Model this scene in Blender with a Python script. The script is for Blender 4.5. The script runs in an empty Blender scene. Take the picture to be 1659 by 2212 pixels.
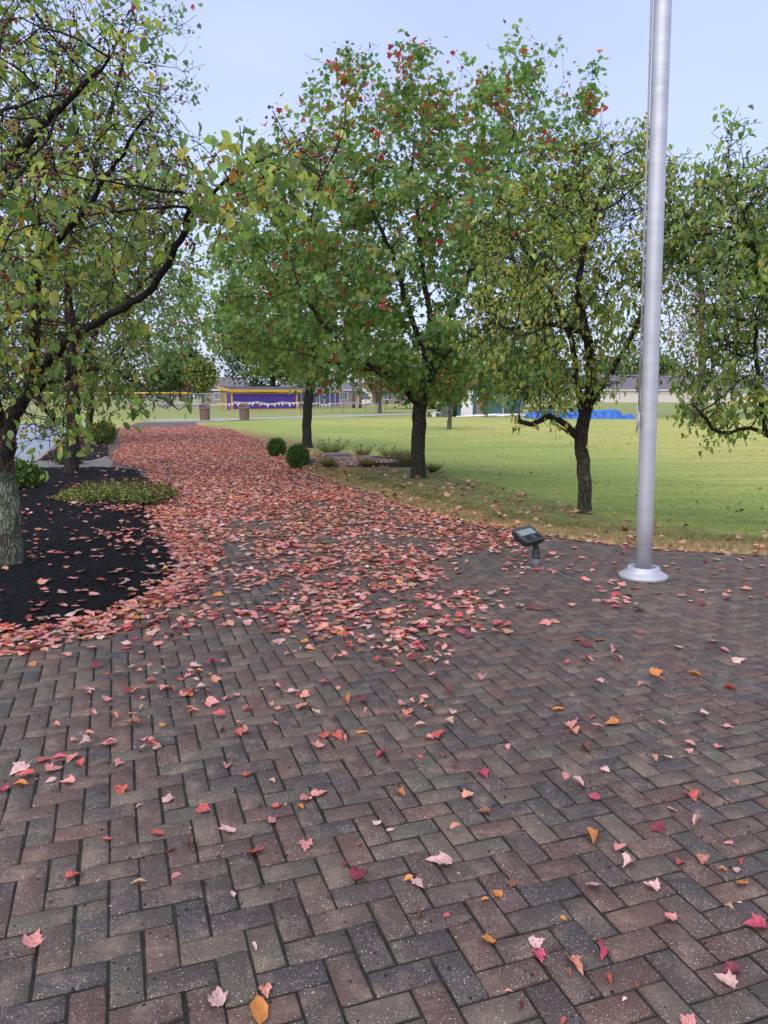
import bpy, math, random
import numpy as np
from mathutils import Vector, noise as mnoise
random.seed(7); RNG = np.random.default_rng(7)
scn = bpy.context.scene; COL = scn.collection
# ------------------------------------------------------------------ camera geometry
H = 1.5; TH = math.radians(8.58); CT, ST = math.cos(TH), math.sin(TH); F = 1661.6
def ray(px, py):
    u = (px-829.5)/F; v = (1106-py)/F
    return np.array([u, CT+v*ST, -ST+v*CT])
def G(px, py, z=0.0):
    d = ray(px, py); t = (H-z)/(-d[2]); return np.array([d[0]*t, d[1]*t, z])
def W(px, py, Y):
    d = ray(px, py); t = Y/d[1]; return np.array([d[0]*t, Y, H+d[2]*t])
def GP(pts): return np.array([G(*p)[:2] for p in pts])
cam_d = bpy.data.cameras.new('camera'); cam = bpy.data.objects.new('camera', cam_d); COL.objects.link(cam)
cam.location = (0, 0, H); cam.rotation_euler = (math.pi/2-TH, 0, 0)
cam_d.sensor_fit = 'VERTICAL'; cam_d.sensor_height = 24.0; cam_d.lens = 24.0*F/2212.0
cam_d.clip_end = 3000; cam_d.clip_start = 0.05
scn.camera = cam
# ------------------------------------------------------------------ object helpers
def tag(o, label=None, cat=None, group=None, kind=None):
    if label: o['label'] = label
    if cat: o['category'] = cat
    if group: o['group'] = group
    if kind: o['kind'] = kind
    return o
def empty(name, loc, label=None, cat=None, group=None, rz=0):
    o = bpy.data.objects.new(name, None); COL.objects.link(o); o.location = tuple(loc); o.rotation_euler = (0, 0, rz)
    o.empty_display_size = 0.1
    return tag(o, label, cat, group)
def link(name, me, m=None, parent=None):
    if m is not None:
        me.materials.clear(); me.materials.append(m)
    o = bpy.data.objects.new(name, me); COL.objects.link(o)
    if parent is not None: o.parent = parent
    return o
def pymesh(name, verts, faces, m=None, parent=None, smooth=False):
    me = bpy.data.meshes.new(name); me.from_pydata([tuple(map(float, v)) for v in verts], [], faces); me.update()
    if smooth: me.polygons.foreach_set('use_smooth', [True]*len(me.polygons))
    return link(name, me, m, parent)
def npmesh(name, V, Fc, m=None, parent=None, col=None, smooth=False, k=None):
    """V (n,3); Fc (f,k) int; col (n,3) point colours"""
    me = bpy.data.meshes.new(name); V = np.asarray(V, np.float32); Fc = np.asarray(Fc, np.int32)
    nf, k = Fc.shape
    me.vertices.add(len(V)); me.vertices.foreach_set('co', V.ravel())
    me.loops.add(nf*k); me.loops.foreach_set('vertex_index', Fc.ravel())
    me.polygons.add(nf); me.polygons.foreach_set('loop_start', np.arange(nf, dtype=np.int32)*k)
    me.polygons.foreach_set('loop_total', np.full(nf, k, np.int32))
    if smooth: me.polygons.foreach_set('use_smooth', np.ones(nf, bool))
    me.update(calc_edges=True)
    if col is not None:
        a = me.color_attributes.new('Col', 'FLOAT_COLOR', 'POINT')
        c = np.ones((len(V), 4), np.float32); c[:, :3] = col; a.data.foreach_set('color', c.ravel())
    return link(name, me, m, parent)
class MB:
    def __init__(s): s.v = []; s.f = []
    def add(s, vs, fs):
        b = len(s.v); s.v += [tuple(map(float, v)) for v in vs]; s.f += [tuple(b+i for i in f) for f in fs]
    def box(s, x0, x1, y0, y1, z0, z1, bv=0.0):
        if bv <= 0:
            s.add([(x0,y0,z0),(x1,y0,z0),(x1,y1,z0),(x0,y1,z0),(x0,y0,z1),(x1,y0,z1),(x1,y1,z1),(x0,y1,z1)],
                  [(0,3,2,1),(4,5,6,7),(0,1,5,4),(1,2,6,5),(2,3,7,6),(3,0,4,7)]); return
        def ring(e, z): 
            return [(x0+e,y0,z),(x1-e,y0,z),(x1,y0+e,z),(x1,y1-e,z),(x1-e,y1,z),(x0+e,y1,z),(x0,y1-e,z),(x0,y0+e,z)]
        def inr(z): return [(x0+bv,y0+bv*.3,z),(x1-bv,y0+bv*.3,z),(x1-bv*.3,y0+bv,z),(x1-bv*.3,y1-bv,z),(x1-bv,y1-bv*.3,z),(x0+bv,y1-bv*.3,z),(x0+bv*.3,y1-bv,z),(x0+bv*.3,y0+bv,z)]
        vs = inr(z0)+ring(bv, z0+bv*.7)+ring(bv, z1-bv*.7)+inr(z1)
        fs = [tuple(range(7,-1,-1)), tuple(range(24,32))]
        for r in range(3):
            for i in range(8): fs.append((r*8+i, r*8+(i+1)%8, (r+1)*8+(i+1)%8, (r+1)*8+i))
        s.add(vs, fs)
    def lathe(s, prof, c=(0,0,0), n=24, caps=True):
        vs = []; fs = []
        for r, z in prof:
            for i in range(n):
                a = 2*math.pi*i/n; vs.append((c[0]+r*math.cos(a), c[1]+r*math.sin(a), c[2]+z))
        for j in range(len(prof)-1):
            for i in range(n): fs.append((j*n+i, j*n+(i+1)%n, (j+1)*n+(i+1)%n, (j+1)*n+i))
        if caps: fs.append(tuple(range(n-1,-1,-1))); fs.append(tuple((len(prof)-1)*n+i for i in range(n)))
        s.add(vs, fs)
    def tube(s, pts, r, n=8, caps=True):
        pts = [Vector(p) for p in pts]; rs = r if hasattr(r, '__len__') else [r]*len(pts)
        vs = []; fs = []; up = None
        for j, p in enumerate(pts):
            d = (pts[min(j+1, len(pts)-1)]-pts[max(j-1, 0)]).normalized()
            if up is None: up = Vector((1,0,0)) if abs(d.x) < .8 else Vector((0,1,0))
            a = (up-d*up.dot(d)).normalized(); b = d.cross(a); up = a
            for i in range(n):
                t = 2*math.pi*i/n; q = p+(a*math.cos(t)+b*math.sin(t))*rs[j]; vs.append(tuple(q))
        for j in range(len(pts)-1):
            for i in range(n): fs.append((j*n+i, j*n+(i+1)%n, (j+1)*n+(i+1)%n, (j+1)*n+i))
        if caps: fs.append(tuple(range(n-1,-1,-1))); fs.append(tuple((len(pts)-1)*n+i for i in range(n)))
        s.add(vs, fs)
    def build(s, name, m=None, parent=None, smooth=False):
        o = pymesh(name, s.v, s.f, m, parent, smooth); return o
# ------------------------------------------------------------------ materials
def newmat(name):
    m = bpy.data.materials.new(name); m.use_nodes = True; nt = m.node_tree; nt.nodes.clear()
    out = nt.nodes.new('ShaderNodeOutputMaterial'); return m, nt, out
def N(nt, t, **kw):
    n = nt.nodes.new(t)
    for k, v in kw.items():
        if k.startswith('i_'):
            key = k[2:]; key = int(key) if key.isdigit() else key.replace('_', ' ')
            n.inputs[key].default_value = v
        else: setattr(n, k, v)
    return n
def mixc(nt, fac, a, b, mode='MIX'):
    n = N(nt, 'ShaderNodeMix', data_type='RGBA', blend_type=mode)
    for s, v in ((0, fac), (6, a), (7, b)):
        if isinstance(v, (int, float)): n.inputs[s].default_value = v
        elif isinstance(v, tuple): n.inputs[s].default_value = (*v, 1) if len(v) == 3 else v
        else: nt.links.new(v, n.inputs[s])
    return n.outputs[2]
def ramp(nt, src, a, b, ca=(0,0,0), cb=(1,1,1), extra=()):
    r = N(nt, 'ShaderNodeValToRGB'); e = r.color_ramp.elements
    e[0].position = a; e[0].color = (*ca, 1); e[1].position = b; e[1].color = (*cb, 1)
    for p, c in extra:
        q = e.new(p); q.color = (*c, 1)
    nt.links.new(src, r.inputs[0]); return r.outputs[0]
def coords(nt, scale=(1,1,1), kind='Object'):
    tc = N(nt, 'ShaderNodeTexCoord'); mp = N(nt, 'ShaderNodeMapping'); mp.inputs['Scale'].default_value = scale
    nt.links.new(tc.outputs[kind], mp.inputs['Vector']); return mp.outputs[0]
def noise(nt, vec, scale, detail=4, rough=.6):
    n = N(nt, 'ShaderNodeTexNoise'); n.inputs['Scale'].default_value = scale; n.inputs['Detail'].default_value = detail
    n.inputs['Roughness'].default_value = rough; nt.links.new(vec, n.inputs['Vector']); return n.outputs['Fac']
def princ(nt, out, col, rough=.7, spec=.4, bump=None, bstr=.3, bdist=.01, metal=0.0):
    p = N(nt, 'ShaderNodeBsdfPrincipled')
    for nm, v in (('Base Color', col), ('Roughness', rough), ('Metallic', metal)):
        if isinstance(v, tuple): p.inputs[nm].default_value = (*v, 1)
        elif isinstance(v, (int, float)): p.inputs[nm].default_value = v
        else: nt.links.new(v, p.inputs[nm])
    p.inputs['Specular IOR Level'].default_value = spec
    if bump is not None:
        b = N(nt, 'ShaderNodeBump'); b.inputs['Strength'].default_value = bstr; b.inputs['Distance'].default_value = bdist
        nt.links.new(bump, b.inputs['Height']); nt.links.new(b.outputs[0], p.inputs['Normal'])
    nt.links.new(p.outputs[0], out.inputs[0]); return p
def simple(name, col, rough=.6, var=.25, scale=8, metal=0.0, spec=.4, bstr=.15, bdist=.005, sc=(1,1,1)):
    m, nt, out = newmat(name); v = coords(nt, sc); n = noise(nt, v, scale)
    c2 = tuple(c*(1-var) for c in col); c1 = tuple(min(1, c*(1+var)) for c in col)
    princ(nt, out, ramp(nt, n, .3, .7, c2, c1), rough, spec, n, bstr, bdist, metal); return m
def leafmat(name, trans=.35, attr=True, rough=.5, spec=.35, blotch=0.0):
    m, nt, out = newmat(name)
    if attr: a = N(nt, 'ShaderNodeAttribute', attribute_name='Col'); c = a.outputs['Color']
    else: a = N(nt, 'ShaderNodeObjectInfo'); c = a.outputs['Color']
    v = coords(nt); n = noise(nt, v, 40, 3)
    c = mixc(nt, 1.0, c, ramp(nt, n, .3, .7, (.72,.72,.72), (1.15,1.1,1.08)), 'MULTIPLY')
    if blotch:
        nb_ = noise(nt, coords(nt, kind='Object'), blotch, 5, .7)
        c = mixc(nt, ramp(nt, nb_, .46, .76), c, mixc(nt, 1.0, c, (.50,.36,.30), 'MULTIPLY'))
    p = N(nt, 'ShaderNodeBsdfPrincipled'); p.inputs['Roughness'].default_value = rough; p.inputs['Specular IOR Level'].default_value = spec
    nt.links.new(c, p.inputs['Base Color'])
    if trans > 0:
        t = N(nt, 'ShaderNodeBsdfTranslucent'); nt.links.new(mixc(nt, 1.0, c, (1.25,1.3,.7), 'MULTIPLY'), t.inputs[0])
        mx = N(nt, 'ShaderNodeMixShader'); mx.inputs[0].default_value = trans
        nt.links.new(p.outputs[0], mx.inputs[1]); nt.links.new(t.outputs[0], mx.inputs[2]); nt.links.new(mx.outputs[0], out.inputs[0])
    else: nt.links.new(p.outputs[0], out.inputs[0])
    return m
def bark(name, dark, light, lichen, lf=.5, scale=1.0, zfade=None):
    m, nt, out = newmat(name); v = coords(nt, (1, 1, .22)); v2 = coords(nt)
    vo = N(nt, 'ShaderNodeTexVoronoi', feature='DISTANCE_TO_EDGE'); vo.inputs['Scale'].default_value = 42*scale
    nv = N(nt, 'ShaderNodeTexNoise'); nv.inputs['Scale'].default_value = 9; nt.links.new(v2, nv.inputs['Vector'])
    add = N(nt, 'ShaderNodeVectorMath', operation='MULTIPLY_ADD'); add.inputs[1].default_value = (.06,.06,.06)
    nt.links.new(nv.outputs['Color'], add.inputs[0]); nt.links.new(v, add.inputs[2]); nt.links.new(add.outputs[0], vo.inputs['Vector'])
    crack = ramp(nt, vo.outputs['Distance'], 0.0, .22)
    n1 = noise(nt, v2, 30, 5); n2 = noise(nt, v2, 4.5, 5, .7)
    base = mixc(nt, crack, dark, light)
    base = mixc(nt, ramp(nt, n2, .62-lf*.3, .75-lf*.2), base, mixc(nt, crack, tuple(c*.35 for c in lichen), lichen))
    base = mixc(nt, 1.0, base, ramp(nt, n1, .3, .7, (.65,.65,.65), (1.2,1.2,1.2)), 'MULTIPLY')
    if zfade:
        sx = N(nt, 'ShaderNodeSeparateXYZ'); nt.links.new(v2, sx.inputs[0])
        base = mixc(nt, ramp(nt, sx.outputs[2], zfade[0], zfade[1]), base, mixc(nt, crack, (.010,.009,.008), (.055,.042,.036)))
    hgt = mixc(nt, .3, crack, n1)
    princ(nt, out, base, .85, .2, hgt, .9, .012); return m
M = {}
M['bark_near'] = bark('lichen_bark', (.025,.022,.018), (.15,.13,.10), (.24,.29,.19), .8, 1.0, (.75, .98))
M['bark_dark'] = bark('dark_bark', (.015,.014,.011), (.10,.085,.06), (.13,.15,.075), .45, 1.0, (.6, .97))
M['bark_maple'] = bark('maple_bark', (.015,.013,.011), (.07,.062,.05), (.11,.12,.075), .3)
M['bark_grey'] = bark('grey_bark', (.05,.045,.04), (.2,.175,.15), (.2,.2,.15), .2, .5)
M['leaf'] = leafmat('tree_leaves', .55)
M['needle'] = leafmat('dense_leaves', .15, rough=.6, spec=.2)
M['litter'] = leafmat('fallen_leaves', .12, rough=.5, spec=.35, blotch=45)
M['single'] = leafmat('fallen_leaf', .1, attr=False, rough=.45, spec=.4, blotch=9)
M['berry'] = simple('crab_berry', (.16,.018,.02), .3, .4, 60, spec=.6)
# bricks
def brick_mat():
    m, nt, out = newmat('clay_paver'); g = N(nt, 'ShaderNodeNewGeometry'); v = coords(nt)
    r = g.outputs['Random Per Island']
    c = ramp(nt, r, 0, 1, (.055,.053,.055), (.088,.086,.068), [(.16,(.068,.060,.057)),(.34,(.096,.062,.053)),(.5,(.080,.060,.054)),(.64,(.066,.066,.059)),(.78,(.118,.076,.060)),(.88,(.078,.082,.068)),(.95,(.130,.110,.088))])
    nt.nodes[-1]
    big = noise(nt, v, 1.1, 3); mid = noise(nt, v, 9, 4, .65)
    c = mixc(nt, ramp(nt, mid, .50, .78), c, (.215,.175,.135))
    c = mixc(nt, ramp(nt, noise(nt, v, 5.0, 4), .56, .78), c, (.10,.10,.075))
    c = mixc(nt, 1.0, c, ramp(nt, big, .3, .7, (.78,.78,.80), (1.15,1.12,1.08)), 'MULTIPLY')
    fine = noise(nt, v, 260, 3, .7)
    c = mixc(nt, 1.0, c, ramp(nt, fine, .3, .7, (.54,.465,.43), (1.62,1.40,1.28)), 'MULTIPLY')
    for sc, th, colr in ((190, .16, (.62,.58,.54)), (85, .105, (.68,.62,.56)), (320, .2, (.42,.38,.35))):
        vo = N(nt, 'ShaderNodeTexVoronoi'); vo.inputs['Scale'].default_value = sc; nt.links.new(v, vo.inputs['Vector'])
        spot = ramp(nt, vo.outputs['Distance'], th, th+.08, (1,1,1), (0,0,0))
        sep = N(nt, 'ShaderNodeSeparateColor'); nt.links.new(vo.outputs['Color'], sep.inputs[0])
        sel = mixc(nt, 1.0, ramp(nt, sep.outputs[0], .5, .56), ramp(nt, noise(nt, v, 6.5, 4, .7), .38, .62, (.38,.38,.38), (1,1,1)), 'MULTIPLY')
        mul = N(nt, 'ShaderNodeMath', operation='MULTIPLY'); nt.links.new(spot, mul.inputs[0]); nt.links.new(sel, mul.inputs[1])
        c = mixc(nt, mul.outputs[0], c, colr)
    # dark bits
    vo = N(nt, 'ShaderNodeTexVoronoi'); vo.inputs['Scale'].default_value = 28; nt.links.new(v, vo.inputs['Vector'])
    sep = N(nt, 'ShaderNodeSeparateColor'); nt.links.new(vo.outputs['Color'], sep.inputs[0])
    mul = N(nt, 'ShaderNodeMath', operation='MULTIPLY'); nt.links.new(ramp(nt, vo.outputs['Distance'], .12, .17, (1,1,1), (0,0,0)), mul.inputs[0]); nt.links.new(ramp(nt, sep.outputs[1], .8, .82), mul.inputs[1])
    c = mixc(nt, mul.outputs[0], c, (.02,.018,.018))
    ro = ramp(nt, noise(nt, v, 2.2, 3), .35, .65, (.48,.48,.48), (.75,.75,.75))
    princ(nt, out, c, ro, .4, mixc(nt, .5, fine, mid), .5, .004)
    return m
M['brick'] = brick_mat()
M['joint'] = simple('mossy_joint_sand', (.020,.021,.015), .95, .7, 14)
def lawn_mat():
    m, nt, out = newmat('mown_lawn'); tc = N(nt, 'ShaderNodeTexCoord'); v = tc.outputs['Object']
    sx = N(nt, 'ShaderNodeSeparateXYZ'); nt.links.new(v, sx.inputs[0])
    vs = coords(nt, (.35, 2.2, 1)); n1 = noise(nt, vs, .8, 6, .7); n2 = noise(nt, v, .16, 4); n3 = noise(nt, v, 9, 6, .75); n4 = noise(nt, v, 1.3, 4)
    a = N(nt, 'ShaderNodeAttribute', attribute_name='Col')
    c = mixc(nt, 1.0, a.outputs['Color'], ramp(nt, n1, .3, .7, (.74,.80,.78), (1.3,1.16,1.12)), 'MULTIPLY')
    c = mixc(nt, 1.0, c, ramp(nt, n2, .35, .65, (.86,.95,.88), (1.14,1.03,1.1)), 'MULTIPLY')
    c = mixc(nt, 1.0, c, ramp(nt, n3, .25, .75, (.50,.56,.5), (1.45,1.38,1.35)), 'MULTIPLY')
    c = mixc(nt, ramp(nt, n4, .58, .8), c, (.30,.27,.09))
    princ(nt, out, c, .9, .1, n3, .8, .04); return m
M['lawn'] = lawn_mat()
M['blade'] = leafmat('grass_blades', .4, rough=.6, spec=.2)
def mulch_mat():
    m, nt, out = newmat('black_mulch'); v = coords(nt, (1, 2.2, 1)); n = noise(nt, v, 45, 6, .75); n2 = noise(nt, v, 12, 3)
    vo = N(nt, 'ShaderNodeTexVoronoi'); vo.inputs['Scale'].default_value = 55; nt.links.new(v, vo.inputs['Vector'])
    c = ramp(nt, n, .3, .75, (.002,.002,.003), (.017,.015,.018)); princ(nt, out, c, .85, .2, mixc(nt, .5, n, vo.outputs['Distance']), 1.0, .03); return m
M['mulch'] = mulch_mat()
M['chip'] = simple('mulch_chip', (.008,.007,.009), .8, .5, 30, spec=.3)
M['asphalt'] = simple('wet_asphalt', (.14,.15,.17), .28, .2, 3, spec=.6)
M['concrete'] = simple('concrete', (.36,.34,.30), .8, .18, 3)
M['kerb'] = simple('kerb_concrete', (.30,.29,.26), .8, .2, 5)
M['greypaver'] = simple('grey_paver', (.20,.18,.16), .7, .25, 9)
def brushed():
    m, nt, out = newmat('brushed_aluminium'); v = coords(nt, (6, 6, 90)); n = noise(nt, v, 1.5, 4); v2 = coords(nt, (1, 1, 1.6)); n2 = noise(nt, v2, 1.7, 4)
    rg = N(nt, 'ShaderNodeTexWave', wave_type='BANDS', bands_direction='Z'); rg.inputs['Scale'].default_value = .62; rg.inputs['Distortion'].default_value = .4
    nt.links.new(coords(nt, (.02,.02,1)), rg.inputs['Vector'])
    n2 = mixc(nt, .45, n2, noise(nt, coords(nt, (.3,.3,4)), 2.2, 5, .75)); c = ramp(nt, n2, .35, .65, (.46,.46,.485), (.66,.66,.685)); c = mixc(nt, ramp(nt, rg.outputs['Fac'], .99, .9999, (0,0,0), (.5,.5,.5)), c, (.62,.62,.64))
    ro = ramp(nt, n, .3, .7, (.42,.42,.42), (.56,.56,.56)); p = princ(nt, out, c, ro, .5, n, .12, .002, .5); return m
M['alu'] = brushed()
M['castalu'] = simple('cast_aluminium', (.50,.50,.53), .45, .1, 20, metal=.35)
M['rope'] = simple('braided_rope', (.45,.44,.40), .8, .3, 60)
M['blackplastic'] = simple('dark_housing', (.028,.029,.032), .5, .3, 20, spec=.5)
M['greyplastic'] = simple('grey_frame', (.06,.062,.068), .45, .25, 20, spec=.5)
M['pipe'] = simple('grey_conduit', (.17,.18,.19), .5, .2, 20)
m_, nt_, o_ = newmat('lamp_glass'); princ(nt_, o_, (.55,.62,.66), .08, .9, noise(nt_, coords(nt_), 14), .4, .01, .6); M['glass'] = m_
M['can'] = simple('taupe_can', (.20,.135,.115), .7, .15, 25)
M['candark'] = simple('can_flap', (.10,.066,.056), .6, .1, 25)
M['purple'] = simple('purple_paint', (.085,.040,.27), .6, .12, 1.5)
M['yellow'] = simple('yellow_paint', (.66,.36,.045), .6, .15, 4)
M['shingle'] = simple('dark_shingle', (.075,.072,.08), .9, .3, 9)
M['galv'] = simple('galvanised_steel', (.34,.36,.38), .5, .12, 6, metal=.3)
M['redstake'] = simple('red_stake', (.30,.05,.035), .7, .2, 10)
M['white'] = simple('white_paint', (.75,.75,.75), .6, .06, 5)
M['pwhite'] = simple('white_pennant', (.78,.78,.74), .7, .06, 5)
M['pyellow'] = simple('yellow_pennant', (.75,.66,.16), .7, .06, 5)
M['ppurple'] = simple('lilac_pennant', (.42,.24,.72), .7, .06, 5)
M['siding'] = simple('beige_siding', (.68,.60,.54), .7, .06, 2)
M['brickhouse'] = simple('tan_brick', (.30,.22,.19), .8, .2, 12)
M['roof'] = simple('grey_roof', (.155,.14,.155), .9, .15, 5)
M['win'] = simple('window_glass', (.10,.14,.18), .12, .2, 3, spec=.8)
M['teal'] = simple('teal_siding', (.045,.125,.15), .6, .12, 4, sc=(12,12,.3))
M['tarp'] = simple('blue_tarp', (.02,.13,.50), .4, .25, 6, spec=.5)
M['black'] = simple('black_plastic', (.012,.012,.014), .5, .3, 8)
M['stone'] = simple('slate_stone', (.17,.17,.18), .8, .3, 14)
M['timber'] = simple('dark_timber', (.035,.03,.026), .8, .3, 14)
M['gravel'] = simple('pebble_bed', (.24,.17,.15), .85, .5, 40, bstr=.8, bdist=.02)
M['sedumhead'] = simple('brown_sedum_head', (.13,.055,.04), .9, .4, 50)
# ------------------------------------------------------------------ leaf templates (flat in XY, base at origin, tip +Y, length 1)
def maple_tpl(hi=False):
    if hi:
        o = [(0,0),(.10,.02),(.24,-.03),(.30,.06),(.44,.14),(.42,.26),(.53,.46),(.40,.45),(.27,.52),(.24,.66),(.12,.78),(0,1.0)]
        o = o+[(-x, y) for x, y in reversed(o[1:-1])]
        n = len(o); V = [(0,.36,-.03)]+[(x, y, .10*abs(x)+.05*(y-.4)**2-.03) for x, y in o]
        mid = [(x*.5, .36+(y-.36)*.5, -.01+.03*abs(x)) for x, y in o]; V += mid
        Fc = []
        for i in range(n):
            j = (i+1) % n; Fc += [(0, 1+n+i, 1+n+j), (1+n+i, 1+i, 1+j), (1+n+i, 1+j, 1+n+j)]
        # stalk
        b = len(V); V += [(-.012,0,0),(.012,0,0),(.03,-.28,.05),(.045,-.28,.05)]; Fc += [(b,b+1,b+3),(b,b+3,b+2)]
        return np.array(V), np.array(Fc)
    V = [(0,0,0),(.28,-.04,.03),(.50,.20,.06),(.54,.52,.05),(.20,.58,.0),(0,1,-.04),(-.20,.58,.0),(-.54,.52,.05),(-.50,.20,.06),(-.28,-.04,.03),(.27,.33,.0),(-.27,.33,0)]
    Fc = [(0,1,2),(0,2,10),(10,3,4),(0,10,4),(0,4,5),(0,5,6),(0,6,11),(11,6,7),(0,11,8),(0,8,9)]
    return np.array(V, float), np.array(Fc)
def oval_tpl(w=.28):
    V = [(0,0,0),(w*.75,.22,.05),(w,.5,.06),(w*.55,.8,.02),(0,1,-.06),(-w*.55,.8,.02),(-w,.5,.06),(-w*.75,.22,.05),(0,.5,-.02)]
    Fc = [(8,i,(i+1) % 8) for i in range(8)]
    return np.array(V, float), np.array(Fc)
def curl_tpl(w=.3):
    V, Fc = oval_tpl(w); V = V.copy(); V[:, 2] += .9*V[:, 0]**2*4+.25*(V[:, 1]-.4)**2; V[:, 0] *= .8; return V, Fc
def diamond_tpl(w=.32):
    V = [(0,0,0),(w,.45,.06),(0,1,-.04),(-w,.45,.06)]; return np.array(V, float), np.array([(0,1,2),(0,2,3)])
MAPLE, MAPLE_HI, OVAL, CURL, DIA = maple_tpl(), maple_tpl(True), oval_tpl(), curl_tpl(), diamond_tpl(.42)
OVAL2 = oval_tpl(.33)
CRABL = oval_tpl(.30); CRABL[0][:, 2] += .30*np.abs(CRABL[0][:, 0])-.28*(CRABL[0][:, 1]-.35)**2
def nrm(a): return a/np.maximum(np.linalg.norm(a, axis=-1, keepdims=True), 1e-9)
def scatter(tpl, pos, tip, nor, size, col):
    """instances of a template; tip = direction of +Y, nor = approx normal"""
    V, Fc = tpl; n = len(pos)
    y = nrm(tip); x = nrm(np.cross(y, nor)); z = np.cross(x, y)
    R = np.stack([x, y, z], axis=1)*size[:, None, None]           # rows
    P = np.einsum('vk,nkd->nvd', V, R)+pos[:, None, :]
    Fa = Fc[None]+(np.arange(n)*len(V))[:, None, None]
    C = np.repeat(col[:, None, :], len(V), 1)
    return P.reshape(-1, 3), Fa.reshape(-1, 3), C.reshape(-1, 3)
def merge(parts):
    Vs, Fs, Cs, b = [], [], [], 0
    for V, Fc, C in parts:
        Vs.append(V); Fs.append(Fc+b); Cs.append(C); b += len(V)
    return np.concatenate(Vs), np.concatenate(Fs), np.concatenate(Cs)
def palette(cols, weights, n, jit=.15, rng=RNG):
    c = np.array(cols)[rng.choice(len(cols), n, p=np.array(weights)/sum(weights))]
    return np.clip(c*(1+rng.normal(0, jit, (n, 1)))*(1+rng.normal(0, jit*.4, (n, 3))), 0.002, .95)
# ------------------------------------------------------------------ tree generator (space colonisation)
def ell(px, py, Y, rx, rz, ry, n, hollow=.0):
    c = W(px, py, Y); k = np.linalg.norm([0, Y])/F/1.0
    q = nrm(RNG.normal(size=(n, 3))); lump = np.array([mnoise.noise(Vector(p)*2.1+Vector((px*.013, py*.017, rx*.01))) for p in q])
    lump += .5*np.array([mnoise.noise(Vector(p)*5+Vector((px*.013, py*.017, 3))) for p in q])
    q = q*(hollow+(1-hollow)*RNG.random((n, 1))**(1/2.3))*(1.0+.36*lump[:, None])
    return c+q*np.array([rx*k, ry, rz*k])
def colonize(nodes, par, att, step, infl, kill, maxit, trop=(0,0,.1), jit=.15, rng=RNG):
    nodes = [np.array(p, float) for p in nodes]; par = list(par); nch = [0]*len(nodes)
    A = att.copy(); P = np.array(nodes)
    d = np.full(len(A), 1e9); idx = np.zeros(len(A), int)
    def upd(start):
        nonlocal d, idx
        Q = np.array(nodes[start:]); 
        for s in range(0, len(Q), 400):
            D = np.linalg.norm(A[:, None]-Q[None, s:s+400], axis=2); j = D.argmin(1); m = D[np.arange(len(A)), j]
            b = m < d; d[b] = m[b]; idx[b] = j[b]+start+s
    upd(0)
    for it in range(maxit):
        keep = d > kill; A = A[keep]; d = d[keep]; idx = idx[keep]
        if len(A) == 0: break
        act = d < infl
        if not act.any(): break
        ids, inv = np.unique(idx[act], return_inverse=True)
        acc = np.zeros((len(ids), 3)); B = np.array([nodes[i] for i in idx[act]])
        np.add.at(acc, inv, nrm(A[act]-B)); s0 = len(nodes)
        acc = nrm(acc)+np.array(trop)+rng.normal(0, jit, acc.shape); acc = nrm(acc)
        for k, i in enumerate(ids):
            if nch[i] >= 3: 
                # retire the attractors which can never be reached from here
                continue
            nodes.append(nodes[i]+acc[k]*step); par.append(int(i)); nch[i] += 1; nch.append(0)
        stuck = np.array([nch[i] >= 3 for i in ids])
        if len(nodes) == s0: break
        upd(s0)
    return np.array(nodes), np.array(par)
def spurs(nodes, par, n, L, rng, upb=.1, maxw=4):
    """extra short twigs on thin wood"""
    w = weights(par); thin = np.where(w <= maxw)[0]; thin = thin[thin > 3]
    if len(thin) == 0 or n == 0: return nodes, par
    src = rng.choice(thin, int(n)); d = nrm(rng.normal(size=(int(n), 3))+np.array([0,0,upb]))
    p1 = nodes[src]+d*L*rng.uniform(.4, 1, (int(n), 1)); b = len(nodes)
    p2 = p1+nrm(d+rng.normal(0,.4,d.shape)+np.array([0,0,upb]))*L*.6
    nodes = np.concatenate([nodes, p1, p2]); par = np.concatenate([par, src, b+np.arange(int(n))])
    return nodes, par
def weights(par):
    w = np.zeros(len(par)); ch = np.zeros(len(par), int)
    for i, p in enumerate(par):
        if p >= 0: ch[p] += 1
    w[ch == 0] = 1
    for i in range(len(par)-1, 0, -1):
        if par[i] >= 0: w[par[i]] += w[i]
    return w
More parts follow.
